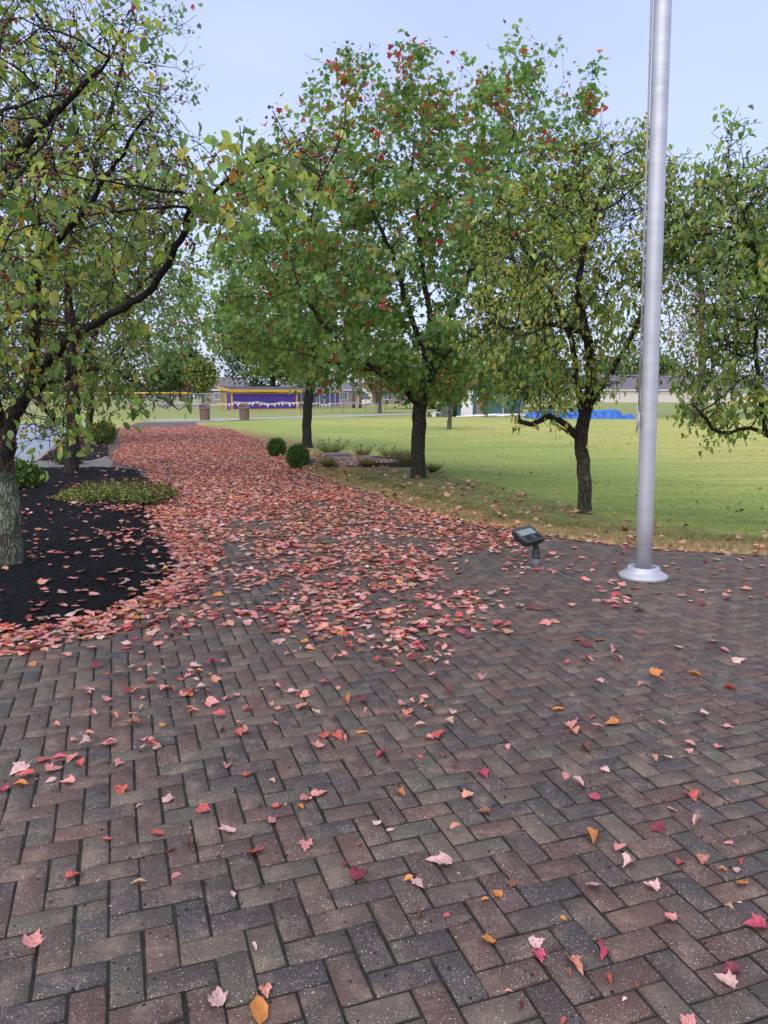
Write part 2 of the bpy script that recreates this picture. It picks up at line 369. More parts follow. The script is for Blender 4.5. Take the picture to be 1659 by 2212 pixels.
def limbmesh(nodes, par, rad, kmax=10, minr=0.0):
    n = len(nodes); mainc = -np.ones(n, int)
    for i in range(n-1, 0, -1):
        p = par[i]
        if p >= 0 and (mainc[p] < 0 or rad[i] > rad[mainc[p]]): mainc[p] = i
    V = []; Fc = []; tot = 0
    starts = [i for i in range(n) if par[i] < 0 or mainc[par[i]] != i]
    for s in starts:
        ch = [s]; 
        while mainc[ch[-1]] >= 0: ch.append(mainc[ch[-1]])
        pts = [nodes[i] for i in ch]; rs = [rad[i] for i in ch]
        if par[s] >= 0: pts = [nodes[par[s]]]+pts; rs = [min(rs[0]*1.15, rad[par[s]])]+rs
        if len(pts) < 2 or max(rs) < minr: continue
        pts = np.array(pts); rs = np.array(rs); k = 3 if rs[0] < .007 else (5 if rs[0] < .03 else (7 if rs[0] < .07 else kmax))
        T = np.gradient(pts, axis=0); T = nrm(T)
        up = np.array([1., 0, 0]) if abs(T[0][0]) < .8 else np.array([0, 1., 0]); ring = []
        an = np.arange(k)*2*math.pi/k; ca, sa = np.cos(an)[:, None], np.sin(an)[:, None]
        for j in range(len(pts)):
            a = up-T[j]*up.dot(T[j]); a = a/max(np.linalg.norm(a), 1e-6); b = np.cross(T[j], a); up = a
            ring.append(pts[j]+(ca*a+sa*b)*rs[j])
        V.append(np.concatenate(ring)); m = len(pts)
        j, i = np.meshgrid(np.arange(m-1), np.arange(k), indexing='ij'); i2 = (i+1) % k
        Fc.append(np.stack([j*k+i, j*k+i2, (j+1)*k+i2, (j+1)*k+i], -1).reshape(-1, 4)+tot); tot += m*k
    return np.concatenate(V), np.concatenate(Fc)
def densify(pl, step):
    out = [np.array(pl[0], float)]
    P = [np.array(p, float) for p in pl]
    for a in range(len(P)-1):
        p0 = P[max(a-1, 0)]; p1 = P[a]; p2 = P[a+1]; p3 = P[min(a+2, len(P)-1)]
        k = max(1, int(np.linalg.norm(p2-p1)/step))
        for j in range(1, k+1):
            t = j/k; out.append(.5*((2*p1)+(-p0+p2)*t+(2*p0-5*p1+4*p2-p3)*t*t+(-p0+3*p1-3*p2+p3)*t**3))
    return out
def tree(name, label, cat, base, trunk, limbs, att, rbase, step, kill, infl, leaf, group=None, barkm='bark_maple', nspur=0, Lsp=.15,
         maxit=90, trop=(0,0,.1), jit=.15, flare=1.35, leafmat_='leaf', berries=0, tip=.0025, rexp=.56, minr=0.0, minhold=None, seed=1, kmax=10, jt=.008):
    rng = np.random.default_rng(seed)
    nodes = []; par = []
    tp = densify(trunk, step)
    for i, p in enumerate(tp): nodes.append(p+(rng.normal(0, jt, 3) if i > 0 else 0)); par.append(i-1)
    hold = {}
    for lim in limbs:                 # at: index fraction on the trunk or a point; nearest node is used
        at, pl = lim[:2]; tpr = lim[2] if len(lim) > 2 else .85
        p0 = np.array(pl[0]); j = int(np.argmin([np.linalg.norm(q-p0) for q in nodes])); last = j
        rr = at
        dq = densify([nodes[j]]+list(pl[1:]), step)[1:]
        for qi, q in enumerate(dq):
            nodes.append(q+rng.normal(0, jt, 3)); par.append(last); last = len(nodes)-1
            if rr: hold[last] = rr*(1-tpr*(qi+1)/len(dq))
        
    nodes, par = colonize(nodes, par, att, step, infl, kill, maxit, trop, jit, rng)
    nodes, par = spurs(nodes, par, nspur, Lsp, rng)
    w = weights(par); rad = np.maximum(tip, rbase*(w/w[0])**rexp)
    for i, r in hold.items(): rad[i] = max(rad[i], r)
    z0 = tp[0][2]
    for i in range(min(len(tp), 12)):
        hgt = tp[i][2]-z0; rad[i] *= 1+(flare-1)*math.exp(-hgt/.12)
    T = empty(name, base, label, cat, group); b = np.array(base)
    V, Fc = limbmesh(nodes, par, rad, kmax, minr)
    npmesh('trunk', V-b, Fc, M[barkm], T, smooth=True)
    lw = leaf.get('maxw', 5); idx = np.where((w <= lw))[0]; idx = idx[idx > len(tp)]
    n = int(leaf['n']); cw = np.array([mnoise.noise(Vector(p)*leaf.get('cf', 2.2)+Vector((seed, 0, 0))) for p in nodes[idx]])
    cw = np.clip(.5+leaf.get('cl', 1.6)*cw, .04, 2)*rng.uniform(.05, 1, len(idx))**1.5; src = rng.choice(idx, n, p=cw/cw.sum()); pos = nodes[src]+rng.normal(0, leaf.get('spread', .07), (n, 3))
    if 'zmin' in leaf:
        k = pos[:, 2] > leaf['zmin']; pos = pos[k]; src = src[k]; n = len(pos)
    for cc, cr, cn in leaf.get('clusters', ()):
        q = cc+rng.normal(0, 1, (cn, 3))*np.array(cr); pos = np.concatenate([pos, q]); src = np.concatenate([src, np.full(cn, idx[0])])
    n = len(pos); ctr = nodes[src[:int(leaf['n']/2)]].mean(0); outw = nrm(pos-ctr)
    tipd = rng.normal(0, .55, (n, 3))+outw*.35+np.array([0, 0, -leaf.get('droop', .7)])
    nor = nrm(rng.normal(0, .6, (n, 3))+np.array([0, 0, .8])+outw*.3)
    size = leaf['size']*rng.uniform(.42, 1.3, n)
    col = leaf['color'](pos, n, rng)
    V, Fc, C = scatter(leaf['tpl'], pos-b, tipd, nor, size, col)
    npmesh('crown', V, Fc, M[leafmat_], T, C)
    if berries:
        ic = [(0,0,1)]+[(math.cos(a)*.9, math.sin(a)*.9, .3*(-1)**k) for k, a in enumerate(np.arange(6)*math.pi/3)]+[(0,0,-1)]
        fc = [(0,1+i,1+(i+1) % 6) for i in range(6)]+[(7,1+(i+1) % 6,1+i) for i in range(6)]
        cl = rng.choice(idx, berries//4); pp = np.repeat(nodes[cl], 4, 0)+rng.normal(0, .022, (len(cl)*4, 3))+np.array([0,0,-.03]); q = len(pp)
        V, Fc, C = scatter((np.array(ic, float), np.array(fc)), pp-b, np.tile([0,1.,0], (q,1)), np.tile([0,0,1.], (q,1)), rng.uniform(.0065,.0105,q), np.ones((q,3)))
        o = npmesh('fruit', V, Fc, M['berry'], T, smooth=True); o['kind'] = 'stuff'
        o['label'] = 'small dark red crab apples in clusters along the twigs'
    return T, nodes, w
def greens(cols, wts, red=None, redfac=.0, redz=None):
    def f(pos, n, rng):
        c = palette(cols, wts, n, .18, rng)
        # per clump shift
        q = np.array([mnoise.noise(Vector(p)*.9) for p in pos]); c *= (1+.28*q[:, None])
        if red is not None:
            q2 = np.array([mnoise.noise(Vector(p)*2.3+Vector((9,3,1))) for p in pos])
            pr = redfac*np.clip(.25+2.2*q2, 0, 4)
            if redz: pr *= np.clip((pos[:, 2]-redz[0])/(redz[1]-redz[0]), .12, 1.6)
            k = rng.random(n) < pr; c[k] = palette(red[0], red[1], int(k.sum()), .15, rng)
        return np.clip(c*1.14, .003, .9)
    return f
MAPLE_G = [(.16,.29,.09),(.20,.34,.11),(.27,.36,.10),(.11,.21,.08),(.32,.34,.11)]
MAPLE_R = ([(.55,.07,.05),(.45,.05,.07),(.50,.16,.06),(.28,.05,.05)], [3,2,2,1])
CRAB_G = [(.23,.35,.10),(.35,.44,.11),(.45,.48,.13),(.14,.24,.08),(.50,.44,.11),(.30,.38,.19)]
maple_c = greens(MAPLE_G, [4,4,2,3,1.5], MAPLE_R, .34, (2.2, 6.0))
crab_c = greens(CRAB_G, [4,3.5,2,3,1,1], ([(.40,.22,.03),(.35,.10,.04),(.16,.05,.03)], [3,1,1]), .03)
crab_c2 = greens(CRAB_G, [3,4,3,2.5,1.3,1], ([(.40,.22,.03),(.40,.08,.04),(.16,.05,.03)], [3,2,1]), .04)
def cat(*a): return np.concatenate(a)
def L(*pts): return [W(*p) for p in pts]
# --- T4 the big maple
b4 = G(905, 1042)
Y4 = b4[1]
att = cat(ell(790, 640, Y4+.2, 330, 200, 2.3, 1500), ell(905, 415, Y4+.2, 340, 245, 2.2, 2300), ell(860, 560, Y4-.8, 380, 260, 2.2, 1200),
          ell(1120, 380, Y4+.6, 190, 240, 1.7, 900), ell(1040, 720, Y4+.1, 230, 130, 1.8, 650), ell(620, 560, Y4-.4, 165, 190, 1.5, 600),
          ell(600, 380, Y4, 80, 120, .7, 120), ell(1000, 830, Y4-.6, 90, 60, .8, 110),
          ell(775, 205, Y4, 62, 110, .5, 130), ell(885, 190, Y4+.3, 30, 105, .35, 50), ell(960, 235, Y4, 40, 90, .5, 60),
          ell(1112, 195, Y4+.4, 38, 105, .5, 100), ell(1245, 270, Y4+.5, 70, 100, .6, 120), ell(655, 300, Y4, 45, 85, .4, 60), ell(560, 310, Y4, 26, 60, .3, 20),
          ell(850, 790, Y4-.9, 130, 34, .8, 90), ell(1050, 820, Y4+.3, 85, 45, .8, 110))
tree('maple_tree', 'large green maple with scattered red leaf tips, dark trunk beside the pebble bed', 'tree', b4,
     [b4, W(903,980,Y4), W(905,900,Y4), W(912,860,Y4), W(925,790,Y4+.1), W(930,700,Y4+.1), W(915,600,Y4+.2), W(905,480,Y4+.2), W(890,350,Y4+.2)],
     [(.05, L((905,880,Y4),(850,820,Y4-.3),(760,760,Y4-.7),(690,690,Y4-1),(640,600,Y4-1.2))),
      (.06, L((915,850,Y4),(960,770,Y4-.1),(1010,730,Y4),(1060,700,Y4+.3))),
      (.05, L((925,790,Y4),(880,660,Y4-.3),(850,560,Y4-.4),(800,450,Y4-.5))),
      (.05, L((925,780,Y4),(1000,620,Y4+.4),(1060,480,Y4+.6),(1110,330,Y4+.5))),
      (.04, L((870,830,Y4-.2),(800,800,Y4-.6),(700,780,Y4-.9)))],
     att, .122, .13, .27, 1.1, dict(n=33000, size=.092, cl=2.0, tpl=MAPLE, color=maple_c, spread=.085, maxw=5, droop=.65), nspur=2500, Lsp=.2, maxit=80, seed=4, trop=(0,0,.18))
# --- T5 second maple behind
b5 = G(664, 967); Y5 = b5[1]
att = cat(ell(650, 640, Y5, 215, 175, 2.7, 1500), ell(560, 600, Y5, 130, 190, 2.0, 450), ell(720, 740, Y5, 150, 90, 2.0, 300), ell(520, 700, Y5, 75, 55, 1.0, 130))
tree('maple_tree', 'smaller green maple with a Y-forked trunk behind the round shrubs', 'tree', b5,
     [b5, W(663,900,Y5), W(672,830,Y5), W(680,760,Y5), W(690,680,Y5), W(680,600,Y5)],
     [(.08, L((672,835,Y5),(645,790,Y5),(620,720,Y5-.3),(590,640,Y5-.5))), (.07, L((672,835,Y5),(705,795,Y5),(760,730,Y5),(800,680,Y5)))],
     att, .135, .2, .38, 1.6, dict(n=14000, size=.115, tpl=MAPLE, color=greens([(.20,.32,.08),(.26,.36,.09),(.31,.36,.10),(.13,.23,.07)], [4,4,2,2], MAPLE_R, .035), spread=.13, maxw=5), nspur=1200, Lsp=.28, maxit=70, seed=5)
# --- T6 crab apple right of centre
b6 = G(1262, 1122); Y6 = b6[1]
att = cat(ell(1250, 560, Y6, 215, 215, 1.5, 1500), ell(1130, 680, Y6-.4, 140, 150, 1.1, 600), ell(1330, 420, Y6, 130, 110, .9, 420), ell(1100, 500, Y6, 90, 90, .8, 220),
          ell(1400, 640, Y6+.2, 75, 150, .9, 220), ell(1240, 820, Y6-.2, 170, 60, .9, 260), ell(1385, 330, Y6, 40, 70, .4, 50), ell(1290,350,Y6,60,60,.5,90), ell(1180, 860, Y6-.5, 60, 40, .4, 60))
T6, nd6, w6 = tree('crab_apple_tree', 'yellow-green crab apple tree with a sawn-off low limb, left of the flagpole', 'tree', b6,
     [b6, W(1263,1040,Y6), W(1256,960,Y6), W(1262,910,Y6), W(1275,840,Y6), W(1270,740,Y6), W(1250,640,Y6), W(1260,540,Y6), W(1290,440,Y6)],
     [(.045, L((1256,950,Y6),(1228,918,Y6-.1),(1190,900,Y6-.2),(1150,916,Y6-.3),(1121,912,Y6-.35)), .35),
      (.035, L((1262,910,Y6),(1248,830,Y6+.1),(1235,740,Y6+.2),(1200,650,Y6+.2),(1150,560,Y6+.2))),
      (.02, L((1256,955,Y6),(1215,928,Y6+.2),(1178,900,Y6+.4))),
      (.025, L((1285,900,Y6),(1330,790,Y6),(1380,690,Y6),(1420,600,Y6))),
      (.02, L((1262,720,Y6),(1180,700,Y6-.4),(1090,710,Y6-.7)))],
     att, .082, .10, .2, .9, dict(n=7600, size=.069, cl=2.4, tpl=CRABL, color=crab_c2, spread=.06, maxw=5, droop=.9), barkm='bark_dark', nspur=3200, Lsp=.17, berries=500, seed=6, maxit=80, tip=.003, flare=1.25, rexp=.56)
# --- T7 crab apple at the right edge
b7 = G(1800, 1150); Y7 = b7[1]
att = cat(ell(1700, 560, Y7, 240, 230, 1.5, 1700), ell(1570, 480, Y7, 130, 120, 1.0, 420), ell(1600, 780, Y7-.3, 120, 130, .9, 420), ell(1585, 320, Y7, 34, 90, .35, 45), ell(1470, 420, Y7+.1, 60, 60, .6, 60),
          ell(1530, 890, Y7, 70, 45, .5, 50), ell(1660, 380, Y7, 60, 80, .6, 100))
tree('crab_apple_tree', 'dense green crab apple tree at the right edge, low branch over the lawn', 'tree', b7,
     [b7, W(1800,1000,Y7), W(1790,930,Y7), W(1780,800,Y7), W(1750,650,Y7), W(1720,500,Y7)],
     [(.03, L((1795,960,Y7),(1700,955,Y7-.1),(1620,925,Y7-.2),(1560,935,Y7-.25),(1500,880,Y7-.3))),
      (.03, L((1790,900,Y7),(1700,760,Y7),(1640,600,Y7),(1600,450,Y7))), (.012, L((1640,935,Y7),(1636,800,Y7),(1630,700,Y7)))],
     att, .095, .10, .2, .9, dict(n=7900, size=.072, cl=2.4, tpl=CRABL, color=greens(CRAB_G, [5,3,1.2,4,.6,1], ([(.40,.22,.03),(.16,.05,.03)], [3,1]), .02), spread=.06, maxw=5, droop=.9), barkm='bark_dark', nspur=2600, Lsp=.17, berries=300, seed=7, tip=.003)
# --- T2 maple left behind
b2 = G(155, 1031); Y2 = b2[1]
att = cat(ell(110, 330, Y2, 290, 330, 2.3, 2200), ell(60, 640, Y2, 300, 220, 2.2, 900), ell(330, 640, Y2-.3, 120, 150, 1.1, 420), ell(230, 60, Y2, 170, 170, 1.4, 300), ell(375, 520, Y2, 80, 70, .7, 100), ell(380, 250, Y2, 50, 120, .6, 50))
tree('maple_tree', 'tall maple with thin red-tinged twigs behind the near crab apple, trunk in the mulch bed', 'tree', b2,
     [b2, W(157,950,Y2), W(160,850,Y2), W(150,700,Y2), W(150,520,Y2), W(165,380,Y2), W(160,200,Y2), W(150,60,Y2)],
     [(.05, L((160,820,Y2),(220,700,Y2),(300,620,Y2),(360,560,Y2))), (.04, L((150,560,Y2),(200,380,Y2),(250,200,Y2),(280,60,Y2))), (.05, L((155,760,Y2),(60,620,Y2),(-40,450,Y2)))],
     att, .125, .15, .3, 1.2, dict(n=10500, size=.085, tpl=MAPLE, color=greens([(.18,.28,.13),(.22,.33,.14),(.13,.22,.10),(.29,.33,.15)], [4,4,3,2], MAPLE_R, .10, (2.5,6.5)), spread=.10, maxw=4), nspur=1800, Lsp=.28, seed=22, maxit=90, trop=(0,0,.25), jit=.09, tip=.0038)
# --- T3 maple left further
b3 = G(193, 954); Y3 = b3[1]
att = cat(ell(190, 680, Y3, 260, 160, 3.3, 1400), ell(330, 640, Y3, 115, 150, 1.8, 400), ell(60, 720, Y3, 200, 120, 2.5, 500))
tree('maple_tree', 'maple with a thin straight trunk in the far mulch bed, left of the leaf-covered walk', 'tree', b3,
     [b3, W(194,900,Y3), W(196,840,Y3), W(200,760,Y3), W(200,650,Y3)],
     [(.05, L((196,840,Y3),(250,780,Y3),(300,700,Y3))), (.05, L((196,850,Y3),(140,780,Y3),(100,700,Y3)))],
     att, .12, .22, .42, 1.8, dict(n=10500, size=.12, tpl=MAPLE, color=greens(MAPLE_G, [4,4,2,3,1], MAPLE_R, .06), spread=.15, maxw=5), nspur=900, Lsp=.3, seed=3)
# --- T1 near crab apple on the left
b1 = G(26, 1240); Y1 = b1[1]
att = cat(ell(40, 520, Y1-.5, 230, 290, 1.2, 620), ell(200, 400, Y1-1.2, 150, 180, .8, 330), ell(330, 420, Y1-1.7, 90, 110, .5, 150), ell(10, 740, Y1-.7, 170, 110, .9, 240),
          ell(210, 770, Y1-.6, 120, 90, .7, 170), ell(60, 150, Y1-2.0, 230, 170, .8, 260), ell(290, 290, Y1-1.8, 110, 120, .6, 110), ell(630, 390, 3.4, 75, 42, .22, 60), ell(460, 430, 4.2, 60, 55, .4, 40),
          ell(-20, 350, Y1-2.6, 150, 250, .6, 200), ell(330, 860, Y1-1.1, 85, 45, .4, 40), ell(140, 955, 5.0, 48, 40, .25, 40), ell(40, 960, 5.2, 40, 60, .3, 20), ell(180, 870, Y1-1, 140, 60, .7, 90))
tree('crab_apple_tree', 'nearest crab apple tree, lichen-covered trunk and dark red berries, in black mulch', 'tree', b1,
     [b1, W(22,1150,Y1), W(14,1040,Y1), W(10,960,Y1), W(30,895,Y1-.05), W(68,830,Y1-.1), W(76,700,Y1-.1), W(80,560,Y1-.2), W(90,440,Y1-.3)],
     [(.034, L((40,880,Y1),(110,775,Y1-.4),(200,700,Y1-.9),(300,650,Y1-1.3),(350,590,Y1-1.6),(400,495,Y1-2.0),(450,435,Y1-2.3),(530,365,3.8),(590,345,3.5),(640,350,3.4),(695,385,3.3))),
      (.006, L((530,365,3.8),(580,390,3.6),(630,410,3.5),(670,450,3.4))), (.006, L((500,390,3.95),(545,415,3.7),(575,455,3.6))),
      (.045, L((12,950,Y1),(-20,850,Y1-.1),(-60,700,Y1-.2),(-100,500,Y1-.4))),
      (.014, L((375,535,Y1-2.1),(400,450,Y1-2.2),(440,380,Y1-2.3))),
      (.022, L((60,850,Y1),(150,810,Y1-.4),(240,800,Y1-.8),(330,850,Y1-1.1),(390,885,Y1-1.2))),
      (.016, L((80,560,Y1-.2),(170,470,Y1-.8),(250,350,Y1-1.3),(330,240,Y1-1.7))),
      (.016, L((-60,500,Y1-.5),(40,330,Y1-1.6),(140,220,Y1-2.1),(240,130,Y1-2.3))),
      (.012, L((70,840,Y1-.1),(110,900,5.6),(140,940,5.1)))],
     att, .090, .09, .22, 1.0, dict(n=5000, size=.066, tpl=CRABL, color=crab_c, spread=.055, maxw=4, droop=.75,
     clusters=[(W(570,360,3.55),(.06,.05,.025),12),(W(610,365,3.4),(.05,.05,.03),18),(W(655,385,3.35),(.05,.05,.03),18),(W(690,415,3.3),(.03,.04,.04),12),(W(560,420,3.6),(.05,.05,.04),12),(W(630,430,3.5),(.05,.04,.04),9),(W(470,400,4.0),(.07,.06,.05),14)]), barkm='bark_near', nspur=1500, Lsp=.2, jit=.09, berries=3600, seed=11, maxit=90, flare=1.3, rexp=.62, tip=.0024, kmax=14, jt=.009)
# ------------------------------------------------------------------ small and far trees
def fartree(name, label, px, py, trunkpx, ells, n, size, colf, barkm='bark_maple', group=None, seed=1, step=.5, kill=.9, trop=(0,0,.2), nspur=300, rb=.15, lmat='leaf', tpl=DIA, tip=.012, infl=5, spread=.3, Y=None):
    b = G(px, py) if Y is None else W(px, py, Y)*np.array([1,1,0])
    Y = b[1]
    att = cat(*[ell(e[0], e[1], Y, e[2], e[3], e[4], e[5]) for e in ells])
    return tree(name, label, 'tree', b, [b]+[W(q[0], q[1], Y) for q in trunkpx], [], att, rb, step, kill, infl, dict(n=n, size=size, tpl=tpl, color=colf, spread=spread, maxw=6, droop=.4), group=group, barkm=barkm, nspur=nspur, Lsp=spread*2, seed=seed, maxit=60, trop=trop, leafmat_=lmat, tip=tip, kmax=8, jt=.05)
G_mid = greens([(.08,.15,.05),(.11,.19,.06),(.14,.21,.07)], [3,3,1])
G_dark = greens([(.05,.10,.05),(.07,.13,.055),(.09,.15,.06)], [3,3,1])
G_yel = greens([(.30,.29,.06),(.20,.24,.06),(.10,.17,.06)], [2,3,3.5])
G_org = greens([(.20,.21,.07),(.33,.18,.07),(.15,.19,.06),(.38,.14,.07)], [3,2,3,1])
fartree('lawn_tree', 'small orange-tinged tree on the far lawn, left of the big maple trunk', 820, 893, [(821,870),(822,845),(822,825)], [(820,815,55,34,2.0,260)], 3600, .2, G_org, rb=.14, seed=31, barkm='bark_grey')
fartree('lawn_tree', 'young tree with a slim pale trunk on the lawn right of the big maple', 970, 929, [(970,900),(971,870),(972,840)], [(965,810,55,55,1.2,300)], 3600, .14, G_org, rb=.085, seed=32, barkm='bark_grey', step=.3, kill=.5, spread=.18)
fartree('tall_tree', 'tall tree with a thick grey trunk between flagpole and right crab apple', 1510, 905, [(1511,860),(1514,800),(1516,740),(1514,660),(1512,560)], [(1560,560,150,190,4.2,700),(1480,680,60,100,2.0,90),(1600,720,100,90,3,200)], 7500, .17, G_org, rb=.26, seed=33, barkm='bark_grey', spread=.3)
fartree('tall_tree', 'thinner grey-trunked tree behind the right crab apple', 1582, 902, [(1583,860),(1585,800),(1588,740),(1590,640)], [(1610,600,130,150,4,500)], 5500, .18, G_mid, rb=.18, seed=34, barkm='bark_grey', spread=.3)
fartree('field_tree', 'broad dark tree behind the purple dugout', 590, 868, [(590,845),(590,815),(590,780)], [(585,765,108,72,5.5,620),(640,790,80,40,4,200)], 9500, .42, G_dark, rb=.35, seed=35, Y=100, step=.9, kill=1.4, spread=.55, infl=8, lmat='needle')
fartree('field_tree', 'green tree on the left of the far field group', 365, 868, [(365,850),(367,830),(366,800)], [(368,800,36,34,2.6,260),(350,815,25,22,2,100)], 4500, .42, G_mid, rb=.3, seed=36, Y=112, step=.9, kill=1.4, spread=.5, infl=8, lmat='needle')
fartree('field_tree', 'green tree with a tall top in the middle of the far field group', 405, 868, [(405,850),(406,830),(406,800)], [(408,795,34,36,2.6,260),(405,755,14,20,1.5,40)], 4500, .42, G_mid, rb=.3, seed=37, Y=118, step=.9, kill=1.4, spread=.5, infl=8, lmat='needle')
fartree('field_tree', 'yellowing tree at the right of the far field group beside the house roof', 438, 868, [(438,850),(438,830),(438,815)], [(436,812,27,26,2.2,240)], 3600, .42, G_yel, rb=.25, seed=38, Y=108, step=.9, kill=1.4, spread=.5, infl=8, lmat='needle')
fartree('field_tree', 'dark broad tree behind the big maple trunk', 935, 868, [(935,850),(935,835)], [(925,825,75,34,5,420),(1010,820,60,40,4,250)], 7500, .42, G_dark, rb=.3, seed=39, Y=90, step=.9, kill=1.4, spread=.55, infl=8, lmat='needle')
fartree('field_tree', 'dark tree rising behind the teal shed', 1110, 866, [(1110,850),(1110,830)], [(1120,810,110,52,5,520)], 8500, .42, G_dark, rb=.3, seed=40, Y=95, step=.9, kill=1.4, spread=.55, infl=8, lmat='needle')
fartree('field_tree', 'green tree rising over the beige house left of the flagpole', 1330, 862, [(1330,840),(1330,820)], [(1340,800,70,34,6,260)], 4800, .7, G_mid, rb=.4, seed=41, Y=215, step=1.6, kill=2.4, spread=.9, infl=14, lmat='needle')
fartree('field_tree', 'green tree rising over the beige house right of the flagpole', 1432, 862, [(1432,840),(1432,820)], [(1430,795,32,27,5,160)], 3200, .7, G_mid, rb=.4, seed=42, Y=215, step=1.6, kill=2.4, spread=.9, infl=14, lmat='needle')
# far woods on the horizon: one mass
parts = []
for x0, x1, Yd, hh, n in ((-420,-40,330,9,9000),(-60,130,300,7,5000),(120,420,340,11,9000)):
    x = RNG.uniform(x0, x1, n); hgt = hh*(.65+.35*np.array([mnoise.noise(Vector((q*.05, Yd*.1, 0))) for q in x])+.25*np.array([mnoise.noise(Vector((q*.3, Yd*.1, 4))) for q in x]))
    z = hgt*RNG.random(n)**.7; pos = np.stack([x, Yd+RNG.uniform(-8, 8, n), z], 1)
    parts.append(scatter(DIA, pos, RNG.normal(size=(n,3)), RNG.normal(size=(n,3)), RNG.uniform(1.2,2.4,n), palette([(.045,.08,.04),(.06,.10,.045),(.08,.10,.04)], [3,3,1], n)))
V, Fc, C = merge(parts); tag(npmesh('far_woods', V, Fc, M['needle'], None, C), 'dark green line of woods along the horizon behind the houses', 'woods', kind='stuff')
# ------------------------------------------------------------------ ground layout (D pixel polygons on the ground)
EDGE = [(425,917),(470,930),(536,943),(578,975),(623,1003),(671,1025),(723,1040),(792,1060),(870,1092),(960,1118),(1050,1135),(1130,1148),(1250,1166),(1400,1184),(1659,1199)]
ew = [G(*p)[:2] for p in EDGE]; ew += [ew[-1]+np.array([1.6,-.25]), ew[-1]+np.array([4.5,-1.2]), np.array([11,1.0]), np.array([11,-3.0])]
far_l = G(300, 912)[:2]; far_r = G(425, 912)[:2]
PLAZA = np.array([far_l, far_r]+ew+[np.array([-9,-3.0]), np.array([-9,4.6]), G(-250,1405)[:2], G(60,1001)[:2], G(88,990)[:2], G(262,925)[:2]])
BED1 = GP([(-300,1395),(0,1374),(100,1362),(180,1338),(262,1316),(330,1287),(383,1240),(388,1215),(372,1175),(350,1130),(337,1085),(328,1040),(300,1015),(240,1012),(130,1013),(48,1015),(-80,1060),(-350,1120)])
BED2 = GP([(78,996),(140,950),(195,925),(205,914),(228,915),(232,930),(252,942),(236,960),(240,985),(200,996)])
RING = GP([(669,1002),(690,992),(760,987),(830,986),(880,996),(884,1008),(850,1017),(760,1017),(700,1014)])
def sdist(P, poly):
    """signed distance, positive inside"""
    P = np.asarray(P, float); best = np.full(len(P), 1e9); ins = np.zeros(len(P), bool); n = len(poly)
    for i in range(n):
        a = poly[i]; b = poly[(i+1) % n]; e = b-a; w = P-a
        t = np.clip((w@e)/max(e@e, 1e-9), 0, 1); d = np.linalg.norm(w-t[:, None]*e, axis=1); best = np.minimum(best, d)
        c = (a[1] > P[:, 1]) != (b[1] > P[:, 1])
        xi = a[0]+(P[:, 1]-a[1])*(b[0]-a[0])/((b[1]-a[1]) if abs(b[1]-a[1]) > 1e-9 else 1e-9)
        ins ^= c & (P[:, 0] < xi)
    return np.where(ins, best, -best)
CREST = GP([(380,900),(430,912),(560,960),(690,985),(900,1012),(1000,1040),(1100,1065),(1250,1110),(1400,1142),(1659,1170),(2100,1200)])
def dline(P, line):
    best = np.full(len(P), 1e9); sg = np.zeros(len(P))
    for i in range(len(line)-1):
        a, b = line[i], line[i+1]; e = b-a; w = P-a; t = np.clip((w@e)/(e@e), 0, 1); q = w-t[:, None]*e; d = np.linalg.norm(q, axis=1)
        s = np.sign(e[0]*w[:, 1]-e[1]*w[:, 0]); k = d < best; best[k] = d[k]; sg[k] = s[k]
    return best*sg
def snz(P, s, seed=0.0):
    return np.array([mnoise.noise(Vector((p[0]*s, p[1]*s, seed))) for p in P])
def sstep(x, a, b): t = np.clip((x-a)/(b-a), 0, 1); return t*t*(3-2*t)
def hgt(P):
    d = -sdist(P, PLAZA); c = dline(P, CREST)
    z = -.055+.075*sstep(d, -.02, .10)
    near = (P[:, 0] > -4)
    z += np.where(near, -.13*sstep(c, -.2, 3.5)*(1-sstep(c, 7, 22))*(1-sstep(P[:, 1], 20, 36)), 0)
    z += .06*sstep(d, .1, 1.0)*(1-sstep(c, -.5, .8))*near
    return z
ROADL = GP([(70,992),(200,911)])   # kerb line
ROADZ = -.09
xs = np.unique(np.concatenate([np.linspace(-500,-40,24), np.linspace(-40,-12,40), np.arange(-12,-8,.25), np.arange(-8,9,.11), np.arange(9,16,.3), np.linspace(16,60,60), np.linspace(60,500,24)]))
ys = np.unique(np.concatenate([np.linspace(-30,5,15), np.arange(5,24,.11), np.arange(24,60,.4), np.linspace(60,140,50), np.linspace(140,900,30)]))
X, Yg = np.meshgrid(xs, ys); P = np.stack([X.ravel(), Yg.ravel()], 1); Z = hgt(P)
rd = dline(P, np.array([ROADL[0]+(ROADL[0]-ROADL[1])*3, ROADL[0], ROADL[1]]))     # positive = left of the kerb line
left = (rd > 0) & (P[:, 1] < 46)
Z = np.where(left, -.2, Z)
inb = (sdist(P, BED1) > .05) | (sdist(P, BED2) > .05); Z = np.where(inb, -.1, Z)
Z += np.where(P[:, 1] > 24, .04*snz(P, .15), 0)
c = dline(P, CREST); d = -sdist(P, PLAZA); nz = snz(P, .5, 3.0); nz2 = snz(P, 1.9, 5.0)
green = np.array([.31,.385,.11]); yel = np.array([.415,.44,.14]); dry = np.array([.38,.30,.16]); bank_shade = np.array([.19,.20,.085])
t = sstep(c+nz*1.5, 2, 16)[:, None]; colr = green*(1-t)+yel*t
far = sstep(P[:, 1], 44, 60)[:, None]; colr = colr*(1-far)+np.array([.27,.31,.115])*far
ds = (1-sstep(c+nz2*.5, -.5, .3))[:, None]*(P[:, 0:1] > -12)*(P[:, 1:2] < 40); colr = colr*(1-ds)+bank_shade*ds  # shade on the bank put into the lawn colour as dim green-grey
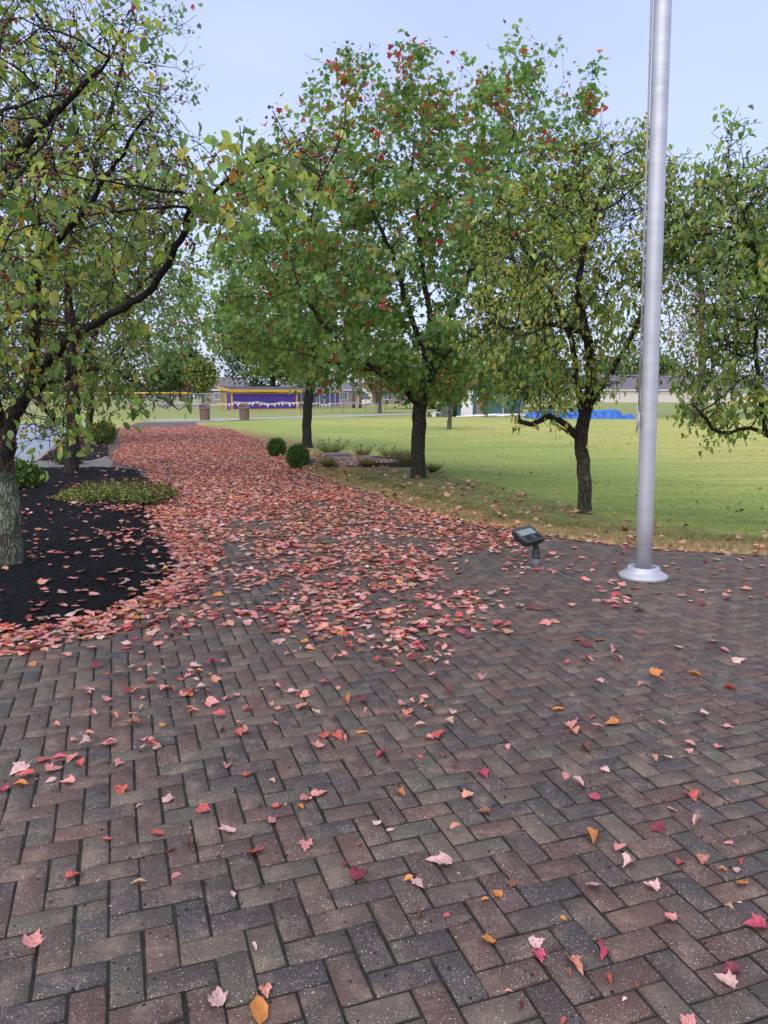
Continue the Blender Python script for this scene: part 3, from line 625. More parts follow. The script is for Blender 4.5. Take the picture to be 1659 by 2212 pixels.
ed = (1-sstep(d+nz2*.25, .25, .6))[:, None]*(d[:, None] < 2); colr = colr*(1-ed)+dry*ed
pl = ((1-sstep(dline(P, GP([(430,925),(560,975),(640,1000)]))*0+np.abs(dline(P, GP([(425,922),(540,950),(600,985),(680,1015)]))), .5, 2.2))*(P[:,1] > 14))[:, None]
colr = colr*(1-pl*.75)+np.array([.36,.20,.12])*pl*.75
ny, nx = X.shape; i, j = np.meshgrid(np.arange(ny-1), np.arange(nx-1), indexing='ij')
Fc = np.stack([i*nx+j, i*nx+j+1, (i+1)*nx+j+1, (i+1)*nx+j], -1).reshape(-1, 4)
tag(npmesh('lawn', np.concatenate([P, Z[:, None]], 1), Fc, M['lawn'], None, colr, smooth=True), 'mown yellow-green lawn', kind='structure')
def flat(name, poly, z, m, label=None):
    return tag(pymesh(name, [(p[0], p[1], z) for p in poly], [tuple(range(len(poly)))], m), label, kind='structure')
# joint bed under the pavers, as a grid clipped to the plaza
flat('paving_bed', PLAZA, -.0075, M['joint'])
# herringbone pavers
az = math.radians(19.1); U = .0915
ex = np.array([math.cos(az), math.sin(az)]); ey = np.array([-math.sin(az), math.cos(az)])   # ey points to vanishing point on the left
cor = np.array([PLAZA@ex, PLAZA@ey]).T/U
i0, i1 = int(cor[:,0].min())-2, int(cor[:,0].max())+2; j0, j1 = int(cor[:,1].min())-2, int(cor[:,1].max())+2
I, J = np.meshgrid(np.arange(i0, i1), np.arange(j0, j1)); I = I.ravel(); J = J.ravel(); mm = (I-J) % 4
hx = np.stack([I, J, I+2, J+1], 1)[mm == 0]; vx = np.stack([I, J-1, I+1, J+1], 1)[mm == 2]
R4 = np.concatenate([hx, vx]).astype(float); ctr = ((R4[:, :1]+R4[:, 2:3])/2*U*ex+(R4[:, 1:2]+R4[:, 3:4])/2*U*ey)
keep = (ctr[:, 1] > .3) & (np.abs(ctr[:, 0]) < .62*ctr[:, 1]+1.6); R4 = R4[keep]; ctr = ctr[keep]
sd = sdist(ctr, PLAZA); keep = (sd > .03) & (sdist(ctr, BED1) < .2) & (sdist(ctr, BED2) < .2); R4 = R4[keep]; ctr = ctr[keep]; nb = len(R4)
hw = (R4[:, 2:4]-R4[:, 0:2])*U/2
def ringv(inset, z):
    a = hw-inset[:, None] if hasattr(inset, '__len__') else hw-inset; out = []
    for sx, sy in ((-1,-1),(1,-1),(1,1),(-1,1)):
        out.append(np.concatenate([ctr+sx*a[:, :1]*ex+sy*a[:, 1:]*ey, z], 1))
    return np.stack(out, 1)
zj = RNG.normal(0, .0011, (nb, 1)); gp = np.abs(RNG.normal(.0036, .0008, nb)); ctr = ctr+RNG.normal(0, .0011, ctr.shape)
Vb = np.concatenate([ringv(gp+.006, zj), ringv(gp+.002, zj-.0035), ringv(gp, zj-.008), ringv(gp, zj-.02)], 1)
Vb[:, :, :2] += RNG.normal(0, .0007, Vb[:, :, :2].shape); tilt = RNG.normal(0, .0012, (nb, 2)); Vb[:, :, 2] += ((Vb[:, :, :2]-ctr[:, None])@(ex*1)).reshape(nb, -1)*tilt[:, :1]*8+((Vb[:, :, :2]-ctr[:, None])@ey)*tilt[:, 1:]*8
fb = [(0,1,2,3)]
for r in range(3):
    for q in range(4): fb.append((r*4+(q+1) % 4, r*4+q, (r+1)*4+q, (r+1)*4+(q+1) % 4))
Fb = (np.array(fb)[None]+(np.arange(nb)*16)[:, None, None]).reshape(-1, 4)
tag(npmesh('brick_paving', Vb.reshape(-1, 3), Fb, M['brick'], None), 'herringbone brick paving', kind='structure')
# concrete walk across the far side, cross walk pavers, asphalt, kerb
flat('concrete_path', [W(300,0,45.5)[:2], W(440,0,45.2)[:2]]+[G(x, y)[:2] for x, y in ((520,908.5),(640,904.5),(760,901),(900,896.5),(1010,894),(1010,892.5),(900,893.5),(760,897),(640,900.5),(520,904.5),(440,905.5),(300,906))], .035, M['concrete'])
A0 = ROADL[0]+(ROADL[0]-ROADL[1])*.9; A1 = ROADL[1]
flat('asphalt_drive', [A0, A1, G(270,910)[:2], G(285,906)[:2], np.array([-60, 44.5]), np.array([-60, 4])], -.085, M['asphalt'])
kb = MB(); e = (A1-A0)/np.linalg.norm(A1-A0); nn = np.array([-e[1], e[0]]); q0, q1 = A0+nn*0, A1
for s in range(28):
    a = A0+(A1-A0)*s/28; b = A0+(A1-A0)*(s+.992)/28
    kb.add([(*(a), .012), (*(b), .012), (*(b-nn*.16), .012), (*(a-nn*.16), .012), (*(a+nn*.02), -.09), (*(b+nn*.02), -.09)], [(3,2,1,0),(0,1,5,4)])
tag(kb.build('kerb', M['kerb']), 'pale concrete kerb', kind='structure')
cw = GP([(62,999),(88,989),(230,986),(245,1000),(236,1012),(48,1014)])
flat('cross_walk', cw, .006, M['greypaver'])
# mulch beds
def bed(name, poly, step, hmax):
    lo = poly.min(0)-.1; hi = poly.max(0)+.1; lo[0] = max(lo[0], -14)
    xs = np.arange(lo[0], hi[0], step); ys = np.arange(lo[1], hi[1], step); X, Y = np.meshgrid(xs, ys); P = np.stack([X.ravel(), Y.ravel()], 1); s = sdist(P, poly)
    z = -.03+(.05+hmax*sstep(s, 0, .7))*sstep(s, -.03, .10)+.018*snz(P, 6)+.02*snz(P, 1.7, 2)+RNG.normal(0, .004, len(P))*(s > 0)
    z = np.where(s < -.03, -.05, z)
    ny, nx = X.shape; i, j = np.meshgrid(np.arange(ny-1), np.arange(nx-1), indexing='ij')
    Fc = np.stack([i*nx+j, i*nx+j+1, (i+1)*nx+j+1, (i+1)*nx+j], -1).reshape(-1, 4); ok = (s[Fc] > -.06).any(1)
    return tag(npmesh(name, np.concatenate([P, z[:, None]], 1), Fc[ok], M['mulch'], smooth=False), kind='structure'), lambda Q: -.03+(.05+hmax*sstep(sdist(Q, poly), 0, .7))*sstep(sdist(Q, poly), -.03, .10)+.018*snz(Q, 6)+.02*snz(Q, 1.7, 2)
_, bz1 = bed('mulch_bed', BED1, .05, .07); _, bz2 = bed('mulch_bed', BED2, .12, .06)
def sample(poly, dens, rng=RNG):
    lo = poly.min(0); hi = poly.max(0); n = int(dens*(hi-lo).prod()); P = lo+(hi-lo)*rng.random((n, 2)); return P[sdist(P, poly) > 0]
def cull(P): return P[(P[:, 1] > .8) & (np.abs(P[:, 0]) < .55*P[:, 1]+.6)]
# mulch chips
Pc = cull(sample(BED1, 900)); Pc = Pc[Pc[:, 1] < 12]; n = len(Pc); z = bz1(Pc)+RNG.uniform(0, .012, n)
ch = (np.array([(-.5,-.12,0),(.5,-.1,.03),(.45,.12,0),(-.5,.1,.04),(0,0,.16)]), np.array([(0,1,4),(1,2,4),(2,3,4),(3,0,4)]))
a = RNG.uniform(0, 6.28, n); V, Fc, C = scatter(ch, np.column_stack([Pc, z]), np.column_stack([np.cos(a), np.sin(a), RNG.normal(0,.3,n)]), np.column_stack([RNG.normal(0,.3,(n,2)), np.ones(n)]), RNG.uniform(.015,.045,n), np.ones((n,3)))
tag(npmesh('mulch_chips', V, Fc, M['chip']), 'loose black mulch chips in the near bed', 'mulch', kind='stuff')
# ------------------------------------------------------------------ grass blades near the paving
lawnstrip = np.concatenate([np.array([G(*p)[:2] for p in EDGE[3:]]), [ew[15]], GP([(1900,1130),(1900,1060),(1300,1010),(760,960),(560,950)])])
Pg = cull(sample(lawnstrip, 700)); dd = -sdist(Pg, PLAZA); keep = (dd > -.03) & (sdist(Pg, RING) < 0) & (RNG.random(len(Pg)) < np.clip(1.4-Pg[:, 1]/20, .15, 1)); Pg = Pg[keep]; dd = dd[keep]
Pe = cull(sample(lawnstrip, 2600)); de = -sdist(Pe, PLAZA); k = (de > -.05) & (de < .7) & (sdist(Pe, RING) < 0) & (Pe[:, 1] < 17); Pg = np.concatenate([Pg, Pe[k]]); dd = np.concatenate([dd, de[k]])
n = len(Pg); z = hgt(Pg); c = dline(Pg, CREST); q2 = snz(Pg, 1.9, 5.0); q1 = snz(Pg, .5, 3.0)
col = palette([(.16,.28,.06),(.21,.33,.08),(.28,.36,.10)], [2,3,2], n)
kd = (c+q2*.5 < 0); col[kd] = palette([(.19,.24,.085),(.26,.25,.12),(.14,.19,.07),(.38,.31,.17)], [3,2,2,1.5], int(kd.sum()))
kd = (dd+q2*.25 < .40); col[kd] = palette([(.42,.33,.18),(.50,.41,.24),(.27,.26,.11),(.15,.2,.07)], [3,2.5,2,1], int(kd.sum()))
hh = np.where(dd < .6, RNG.uniform(.03,.065,n), RNG.uniform(.02,.045,n)); a = RNG.uniform(0, 6.28, n)
bl = (np.array([(-.06,0,0),(.06,0,0),(0.03,1,.15)]), np.array([(0,1,2)]))
V, Fc, C = scatter(bl, np.column_stack([Pg, z-.005]), np.column_stack([RNG.normal(0,.55,(n,2)), np.ones(n)]), np.column_stack([np.cos(a), np.sin(a), np.zeros(n)]), hh, col)
tag(npmesh('lawn_grass', V, Fc, M['blade'], None, C), 'short grass blades, straw coloured along the paving edge', 'grass', kind='stuff')
# ------------------------------------------------------------------ fallen leaves
LC = {k_: tuple(min(.85, q_*f_) for q_, f_ in zip(v_, (1.24, 1.36, 1.40))) for k_, v_ in dict(pink=(.60,.235,.205), salmon=(.62,.26,.17), pale=(.64,.38,.34), red=(.50,.10,.075), crimson=(.48,.07,.11), orange=(.60,.22,.05), brown=(.22,.09,.05), darkred=(.20,.035,.045), tan=(.46,.29,.18), yellow=(.66,.48,.08)).items()}
names = list(LC); pw = dict(pink=8, salmon=6, pale=3, red=3.4, crimson=.6, orange=.9, brown=2.0, darkred=.8, tan=1.5, yellow=.08)
def lcols(n): return palette([LC[k] for k in names], [pw[k] for k in names], n, .14)
DENSE = GP([(262,926),(430,920),(540,942),(582,975),(628,1003),(674,1024),(726,1042),(770,1062),(740,1080),(640,1085),(600,1100),(545,1095),(500,1130),(480,1190),(455,1250),(420,1300),(340,1345),(180,1392),(0,1422),(-80,1430),(-80,1388),(100,1362),(262,1318),(330,1290),(388,1235),(380,1180),(345,1110),(335,1050),(310,1015),(245,1000),(240,985),(262,965),(255,945)])
MED = GP([(560,1075),(770,1060),(900,1098),(1060,1135),(1160,1152),(1090,1190),(1000,1230),(960,1270),(1050,1290),(1090,1350),(1010,1385),(830,1400),(640,1390),(480,1370),(330,1400),(150,1410),(420,1290),(480,1180)])
SPARSE = GP([(0,1430),(380,1390),(1100,1360),(1659,1300),(1659,1210),(1250,1170),(1050,1140),(960,1270),(1000,1560),(620,1600),(200,1660),(0,1700)])
OUTER = GP([(-60,1420),(300,1420),(1080,1380),(1200,1180),(1700,1205),(1750,2240),(-80,2240)])
def clump(P, s=1.6, seed=1.0, lo=.3): return np.clip(lo+ (1.6)*(snz(P, s, seed)+.25), 0.02, 1.6)
pts = []
P = cull(sample(DENSE, 480)); P = P[RNG.random(len(P)) < np.clip(1.0+.8*snz(P, 1.1, 2.0), .45, 1)]; pts.append(P)
P = cull(sample(MED, 330)); P = P[RNG.random(len(P)) < clump(P, 1.7, 3.0, .6)/1.1*np.clip(.12+sdist(P, np.concatenate([MED, DENSE[:0]]))/.55+1.0*(P[:, 1] > 7.5), 0, 1)]; pts.append(P)
P = cull(sample(SPARSE, 170)); P = P[RNG.random(len(P)) < clump(P, 1.9, 7.0, -.12)*np.clip((P[:, 1]-2.0)/2.2, .12, 1)*np.clip(1.15-np.abs(P[:, 0]+.2)/2.6, .12, 1)]; pts.append(P)
P = cull(sample(OUTER, 3.2)); pts.append(P)
for poly, de in ((GP([(390,1500),(600,1478),(610,1540),(500,1560),(360,1560)]), 70), (GP([(220,1600),(350,1590),(340,1640),(225,1645)]), 70), (GP([(700,1380),(960,1370),(1000,1430),(930,1480),(800,1450)]), 70), (GP([(980,1440),(1080,1445),(1070,1475),(990,1480)]), 45), (GP([(980,1340),(1100,1330),(1110,1370),(1010,1390)]), 90)):
    P = sample(poly, de); pts.append(P[RNG.random(len(P)) < clump(P, 4, 5.0, .6)])
for k in range(1, 10):
    a, b = BED1[k], BED1[k+1]; Ls = np.linalg.norm(b-a); n = int(Ls*150); t = RNG.random((n, 1)); e = (b-a)/Ls; pts.append(a+(b-a)*t+np.array([-e[1], e[0]])*RNG.normal(-.06, .09, (n, 1)))
# strip along the lawn edge, thin scatter on the bank, lawn
for k in range(7, len(ew)-3):
    a, b = ew[k], ew[k+1]; Ls = np.linalg.norm(b-a); n = int(Ls*28); t = RNG.random((n, 1)); e = (b-a)/Ls
    pts.append(a+(b-a)*t+np.array([-e[1], e[0]])*RNG.normal(-.02, .06, (n, 1)))
allp = cull(np.concatenate(pts)); allp = allp[sdist(allp, PLAZA) > -.1]
zb = np.zeros(len(allp)); s1 = sdist(allp, BED1); k = s1 > -.05; zb[k] = np.maximum(bz1(allp[k]), 0); 
allp3 = np.column_stack([allp, zb+.004+RNG.random(len(allp))*.018])
bank = cull(sample(lawnstrip, 60)); c = dline(bank, CREST); dd = -sdist(bank, PLAZA); bank = bank[(RNG.random(len(bank)) < np.where(c < 0, .75, .035)*np.where(dd < .5, 1.4, 1)*np.clip(clump(bank, 1.2, 9, .4), 0, 1))]
ring = sample(RING, 190)
left = cull(sample(GP([(425,922),(500,930),(640,985),(690,1010),(671,1030),(600,1000),(545,975)]), 130)); 
bankp = np.concatenate([bank, ring, left]); bank3 = np.column_stack([bankp, hgt(bankp)+.035])
lawnall = cull(sample(GP([(560,950),(1010,900),(1660,910),(1800,1160),(1400,1140),(1100,1060),(760,985)]), 1.3)); lawn3 = np.column_stack([lawnall, hgt(lawnall)+.03])
b1s = cull(sample(BED1, 60)); pyx = F*b1s[:, 0]; s = snz(b1s*np.array([.5, 1.6]), 1.6, 4.0); near_edge = 1-sstep(sdist(b1s, BED1), .1, .8)
pr = np.clip(.20+1.3*np.clip(s-.05, 0, 1)*2+.5*near_edge, 0, 1)*np.where(b1s[:, 1] > 9.5, .35, 1); b1s = b1s[RNG.random(len(b1s)) < pr]
band = sample(GP([(150,1178),(260,1160),(380,1150),(385,1185),(300,1190),(150,1195)]), 110); band2 = sample(GP([(130,1100),(340,1105),(345,1125),(200,1122)]), 120); b1s = np.concatenate([b1s, cull(band), band2])
bed3 = np.column_stack([b1s, bz1(b1s)+.02])
b2s = cull(sample(BED2, 14)); bed23 = np.column_stack([b2s, bz2(b2s)+.02])
# leaves seen one by one in the foreground: pixel, colour, length in pixels of the picture, shape
HAND = [(470,2160,'pale',52,'m'),(560,2192,'orange',78,'o'),(573,2143,'salmon',36,'m'),(551,1843,'red',42,'m'),(491,1796,'pale',42,'m'),(338,1801,'red',34,'m'),(441,1750,'red',38,'m'),(233,1813,'red',22,'o'),(160,1893,'red',38,'m'),(298,1910,'tan',36,'c'),(503,1932,'pale',22,'o'),(548,2045,'pale',26,'c'),(412,1826,'brown',36,'c'),(372,1840,'brown',26,'c'),(661,1826,'pink',38,'m'),(775,1890,'darkred',46,'m'),(745,1868,'darkred',24,'o'),(953,1862,'pale',56,'m'),(902,1907,'pale',38,'m'),(885,1898,'orange',24,'o'),(905,1973,'brown',30,'c'),(965,1977,'red',22,'o'),(1287,1808,'orange',66,'c'),(1075,1932,'orange',26,'m'),(1049,1944,'orange',18,'o'),(1105,1908,'brown',28,'m'),(1280,1918,'pale',38,'m'),(1358,1868,'pale',38,'m'),(1408,1918,'pale',38,'m'),(1422,1793,'darkred',36,'m'),(1507,1778,'pale',40,'c'),(1493,1720,'red',38,'m'),(1449,1748,'salmon',28,'o'),(1468,1863,'red',26,'m'),(1515,1858,'salmon',42,'m'),(1573,1822,'pink',30,'o'),(1562,1882,'salmon',24,'c'),(1591,1882,'pale',24,'o'),(1597,1862,'red',26,'c'),(1601,1910,'orange',34,'m'),(1577,1963,'tan',22,'c'),(1633,2000,'crimson',52,'m'),(1158,2037,'pale',40,'m'),(1163,2065,'crimson',38,'m'),(1056,2033,'orange',34,'m'),(1218,1985,'orange',16,'o'),(1243,2085,'salmon',50,'m'),(1228,2106,'brown',28,'c'),(1301,2058,'crimson',44,'m'),(1315,2115,'red',28,'c'),(1378,2130,'brown',24,'o'),(1568,2122,'pale',50,'m'),(1580,2097,'darkred',44,'m'),(1100,2143,'pink',22,'c'),(1127,2172,'darkred',30,'c'),(1218,2203,'red',24,'o'),(1043,1672,'crimson',38,'m'),(1284,1722,'crimson',34,'m'),(1046,1753,'brown',30,'m'),(1011,1720,'salmon',32,'m'),(865,1715,'orange',34,'c'),(825,1630,'crimson',32,'m'),(690,1715,'pink',40,'m'),(660,1727,'pink',38,'m'),(650,1746,'orange',24,'c'),(490,1655,'pink',30,'m'),(363,1726,'pale',36,'m'),(262,1708,'red',34,'m'),(257,1650,'pink',30,'m'),(147,1690,'pink',34,'m'),(113,1685,'pale',24,'o'),(43,1661,'pale',44,'m'),(47,1696,'orange',34,'c'),(10,1703,'crimson',24,'m'),(95,1643,'red',26,'m'),(155,1638,'salmon',34,'m'),(170,1650,'red',28,'m'),(1307,1663,'pale',22,'m'),(1438,1635,'pale',32,'o'),(1573,1570,'pink',22,'m'),(1557,1615,'pink',28,'m'),(1267,1621,'brown',40,'c'),(1323,1562,'orange',32,'m'),(1277,1549,'red',26,'m'),(1232,1568,'pink',36,'m'),(1240,1580,'salmon',30,'m'),(1204,1534,'orange',28,'o'),(1097,1612,'pink',24,'o'),(907,1636,'red',18,'o'),(980,1655,'brown',26,'c'),(958,1632,'brown',22,'m'),(815,1778,'pale',24,'m'),(843,1793,'pale',22,'o'),(588,1773,'pink',26,'m'),(597,1743,'red',24,'o'),(537,1673,'red',26,'m'),(530,1583,'salmon',26,'m'),(686,1612,'pink',36,'m'),(700,1590,'red',30,'m'),(730,1590,'red',30,'m'),(745,1600,'salmon',26,'c'),(945,1590,'red',34,'m'),(928,1595,'pink',26,'m'),(882,1540,'salmon',28,'m'),(750,1517,'orange',34,'c'),(785,1582,'orange',26,'o'),(1296,1472,'pale',24,'m'),(1417,1457,'orange',30,'m'),(1502,1460,'orange',34,'c'),(1385,1478,'salmon',20,'m'),(1325,1407,'pink',28,'m'),(1562,1405,'pink',30,'o'),(1598,1950,'pale',14,'o'),(1350,2160,'pale',14,'o'),(1490,2215,'pink',44,'m'),(775,1825,'brown',16,'o'),(590,1690,'tan',20,'c'),(300,1743,'tan',20,'c'),(480,1580,'brown',22,'m'),(650,1530,'salmon',30,'m')]
hi_meshes = {}
def hand_mesh(shape, v):
    key = (shape, v)
    if key in hi_meshes: return hi_meshes[key]
    rng = np.random.default_rng(hash(key) % 1000 if False else (ord(shape)*10+v))
    V, Fc = {'m': MAPLE_HI, 'o': OVAL2, 'c': CURL}[shape]; V = V.copy()
    a, b = rng.uniform(-.35,.5), rng.uniform(-.3,.6); V[:, 1] -= .4; x = V[:, 0].copy(); y = V[:, 1].copy()
    ca, sa = math.cos(rng.uniform(0, 3)), math.sin(rng.uniform(0, 3)); V[:, 2] += a*x*x*1.3+b*y*y*.8+rng.uniform(-.9,.9)*x*y+rng.uniform(-.2,.75)*np.abs(x)*(x > 0)+rng.uniform(-.2,.6)*np.abs(x)*(x < 0)+rng.normal(0, .025, len(V)); V[:, 0] = V[:, 0]*rng.uniform(.6, .95)+.12*rng.uniform(-1,1)*y; V[:, :2] += rng.normal(0, .02, (len(V), 2))
    V[:, 2] -= V[:, 2].min()
    me = bpy.data.meshes.new('fallen_leaf'); me.from_pydata([tuple(p) for p in V], [], [tuple(int(q) for q in f) for f in Fc]); me.update()
    me.polygons.foreach_set('use_smooth', [True]*len(me.polygons)); me.materials.append(M['single']); hi_meshes[key] = me; return me
cname = dict(pink='pink', salmon='salmon pink', pale='pale pink', red='red', crimson='crimson', orange='orange', brown='dull brown', darkred='dark purplish red', tan='tan', yellow='yellow')
def put_leaf(p, cn, size, shape, where):
    o = bpy.data.objects.new('fallen_leaf', hand_mesh(shape, random.randrange(12))); COL.objects.link(o)
    o.location = (p[0], p[1], p[2]); o.rotation_euler = (random.gauss(0, .10), random.gauss(0, .10), random.uniform(0, 6.28)); o.scale = (size, size, size*random.uniform(.6, 1.2))
    j = random.uniform(.85, 1.15); o.color = (*[min(.95, q*j) for q in LC[cn]], 1)
    sh = {'m': 'lobed maple leaf', 'o': 'small oval leaf', 'c': 'curled dry leaf'}[shape]
    tag(o, f'{cname[cn]} {sh} lying on {where}', 'fallen leaf', 'fallen leaves on the bare brick paving nearest the camera')
for k, (px, py, cn, sz, sh) in enumerate(HAND):
    p = G(px, py, .004); dep = p[1]*CT+(H)*ST
    w_ = ('the left foreground bricks' if px < 600 else ('the middle foreground bricks' if px < 1150 else 'the right foreground bricks')) if py > 1700 else ('the left bricks before the leaf drift' if px < 600 else ('the bricks between drift and foreground' if px < 1150 else 'the bricks in front of the flagpole'))
    put_leaf(p, cn, sz/F*dep*1.02, sh, w_)
order = np.argsort(np.hypot(allp3[:, 0], allp3[:, 1])); nh = 298-len(HAND)
proj = allp3[order[:nh]]
for p in proj:
    cn = random.choices(names, [pw[k] for k in names])[0]; dep = p[1]; px = 829.5+F*p[0]/dep
    put_leaf(p, cn, random.uniform(.03, .072), random.choice('mmmoc'), 'the left bricks before the leaf drift' if px < 600 else ('the bricks between drift and foreground' if px < 1150 else 'the bricks in front of the flagpole'))
rest = allp3[order[nh:]]
def litter(name, P3, label, smin=.042, smax=.088, cols=None, seed=2, tilt=.16):
    parts = []; n = len(P3); near = np.hypot(P3[:, 0], P3[:, 1]) < 9; u = RNG.random(n)
    tp = [(near & (u < .62), MAPLE_HI), (near & (u >= .62) & (u < .85), CURL), (near & (u >= .85), OVAL2), (~near & (u < .6), MAPLE), (~near & (u >= .6), CURL)]
    for k, t in tp:
        m = int(k.sum())
        if m == 0: continue
        a = RNG.uniform(0, 6.28, m); tip = np.column_stack([np.cos(a), np.sin(a), RNG.normal(0, tilt, m)]); nor = np.column_stack([RNG.normal(0, tilt, (m, 2)), np.ones(m)])
        flip = RNG.random(m) < .4; nor[flip] *= -1
        c = lcols(m) if cols is None else palette(*cols, m)
        V0, F0 = t; V0 = V0.copy(); V0[:, 2] = V0[:, 2]*.6+.25*V0[:, 0]**2+.08*(V0[:, 1]-.4)**2
        parts.append(scatter((V0, F0), P3[k], tip, nor, RNG.uniform(smin, smax, m), c))
    V, Fc, C = merge(parts); tag(npmesh(name, V, Fc, M['litter'], None, C), label, 'fallen leaves', kind='stuff'); return n
n1 = litter('leaf_drift', rest, 'deep drift of pink and red maple leaves covering the walk')
n2 = litter('bank_leaves', bank3, 'dull brown and pink leaves caught in the grass bank beside the walk', .05, .09, ([LC['tan'], LC['brown'], LC['salmon'], LC['pink'], (.30,.2,.12)], [3,4,1.5,1.5,2]), tilt=.35)
litter('lawn_leaves', lawn3, 'dark dry leaves dotted over the open lawn', .03, .065, ([LC['brown'], (.09,.05,.03), LC['tan'], LC['darkred']], [3,4,1,1]), tilt=.4)
litter('mulch_leaves', np.concatenate([bed3, bed23]), 'pink and orange leaves lying on the black mulch')
print('leaves', n1, n2, 'bricks', nb)
# small dark crumbs + seeds on bricks
Pk = cull(sample(GP([(-60,1500),(1720,1500),(1750,2240),(-80,2240)]), 60)); n = len(Pk)
V, Fc, C = scatter((np.array([(-.5,0,0),(.5,0,0),(0,.9,0),(0,.3,.5)]), np.array([(0,1,3),(1,2,3),(2,0,3)])), np.column_stack([Pk, np.full(n,.001)]), np.column_stack([RNG.normal(size=(n,2)), np.zeros(n)]), np.tile([0,0,1.], (n,1)), RNG.uniform(.004,.013,n), palette([(.02,.015,.015),(.05,.03,.02),(.5,.4,.3)], [4,2,1.3], n))
tag(npmesh('paving_crumbs', V, Fc, M['litter'], None, C), 'dark crumbs of fruit and soil on the bricks', 'crumbs', kind='stuff')
# ------------------------------------------------------------------ flagpole
fb_ = G(1389, 1248); FP = empty('flagpole', fb_, 'tall brushed aluminium flagpole on a round white flared base', 'flagpole')
lean = -.0165; H_ = 8.5; R0 = .066
mb = MB(); zz = [0.02, .5, 1, 2, 3, 4, 5, 6, 7, 8, H_]; mb.tube([(lean*z, 0, z) for z in zz], [R0*(1-.012*max(0, z-2)) for z in zz], 40); pole = mb.build('pole', M['alu'], FP, True)
mb = MB(); mb.lathe([(.190,0),(.196,.004),(.197,.026),(.192,.032),(.165,.048),(.142,.064),(.132,.076),(.130,.092),(.124,.098),(.100,.098),(.094,.092),(.090,.075),(.07,.070)], n=48, caps=False); mb.build('base_flange', M['castalu'], FP, True)
def fpz(px, py): return W(px, py, fb_[1])-fb_
cz = fpz(1372, 900)[2]
mb = MB(); xl = lean*cz-R0-.012
mb.tube([(xl+.012,-.0,cz+.02),(xl-.012,-.005,cz+.02)], .008, 8); mb.tube([(xl-.01,-.005,cz-.07),(xl-.012,-.005,cz+.02),(xl-.014,-.005,cz+.10)], [.006,.010,.006], 8); mb.build('cleat', M['castalu'], FP, True)
mb = MB(); top = 8.2
mb.tube([(lean*top-R0-.02,-.004,top),(lean*5-R0-.03,-.01,5),(lean*3-R0-.022,-.012,3),(xl-.012,-.016,cz+.05)], .0045, 6)
mb.tube([(lean*top-R0-.012,.01,top),(lean*5-R0-.01,.006,5),(lean*3-R0-.012,.008,3),(xl-.002,-.006,cz+.04)], .0045, 6)
for q in range(6):
    r = .03+.006*(q % 3); ph = q*.5; mb.tube([(xl-.014+.4*r*math.sin(t+ph)*.7, -.018-.003*q+.006*math.cos(t*2), cz-.035+1.25*r*math.cos(t)-.02*(q % 2)) for t in np.linspace(0, 6.28, 14)], .0045, 5)
mb.tube([(xl-.02,-.02,cz-.05),(xl-.022,-.02,cz-.09),(xl-.018,-.02,cz-.135)], .0045, 5)
mb.build('halyard', M['rope'], FP, True)
# ------------------------------------------------------------------ floodlight
lb = G(1157, 1226); FL = empty('floodlight', lb, 'dark adjustable floodlight on a short grey post beside the flagpole, lens tipped skyward', 'floodlight')
mb = MB(); mb.lathe([(.033,-.01),(.033,.10)], n=20); mb.build('post', M['pipe'], FL, True)
mb = MB(); mb.lathe([(.039,.088),(.041,.092),(.041,.10),(.037,.106),(.034,.145),(.030,.165),(.022,.175)], n=20); mb.build('collar', M['blackplastic'], FL, True)
mb = MB(); mb.tube([(0,0,.165),(-.002,0,.19),(-.012,0,.215),(-.045,-.005,.245)], [.024,.026,.022,.022], 12); mb.box(-.026,.018,-.012,.012,.17,.225,.006); mb.tube([(-.004,-.02,.205),(-.004,.02,.205)], .012, 10); mb.build('knuckle', M['blackplastic'], FL, True)
# head: local frame, face = +z
def head_xf(o):
    o.location = (-.078, -.01, .283); o.rotation_euler = (math.radians(24), math.radians(-5), math.radians(33)); o.scale = (.84, 1.06, 1.0)
hv = []; 
def rr(w, d, z, r=.02, n=4):
    out = []
    for cx, cy, a0 in ((w-r, d-r, 0), (-w+r, d-r, 90), (-w+r, -d+r, 180), (w-r, -d+r, 270)):
        for i in range(n): a = math.radians(a0+90*i/(n-1)); out.append((cx+r*math.cos(a), cy+r*math.sin(a), z))
    return out
def loft(rings, cap0=True, cap1=True):
    vs = []; fs = []; n = len(rings[0])
    for r in rings: vs += r
    for j in range(len(rings)-1):
        for i in range(n): fs.append((j*n+i, j*n+(i+1) % n, (j+1)*n+(i+1) % n, (j+1)*n+i))
    if cap0: fs.append(tuple(range(n-1,-1,-1)))
    if cap1: fs.append(tuple((len(rings)-1)*n+i for i in range(n)))
    return vs, fs
vs, fs = loft([rr(.085,.055,-.052,.025), rr(.115,.082,-.04,.03), rr(.132,.098,-.012,.025), rr(.135,.10,.012,.022), rr(.135,.10,.020,.022)])
hd = pymesh('housing', vs, fs, M['blackplastic'], FL); head_xf(hd)
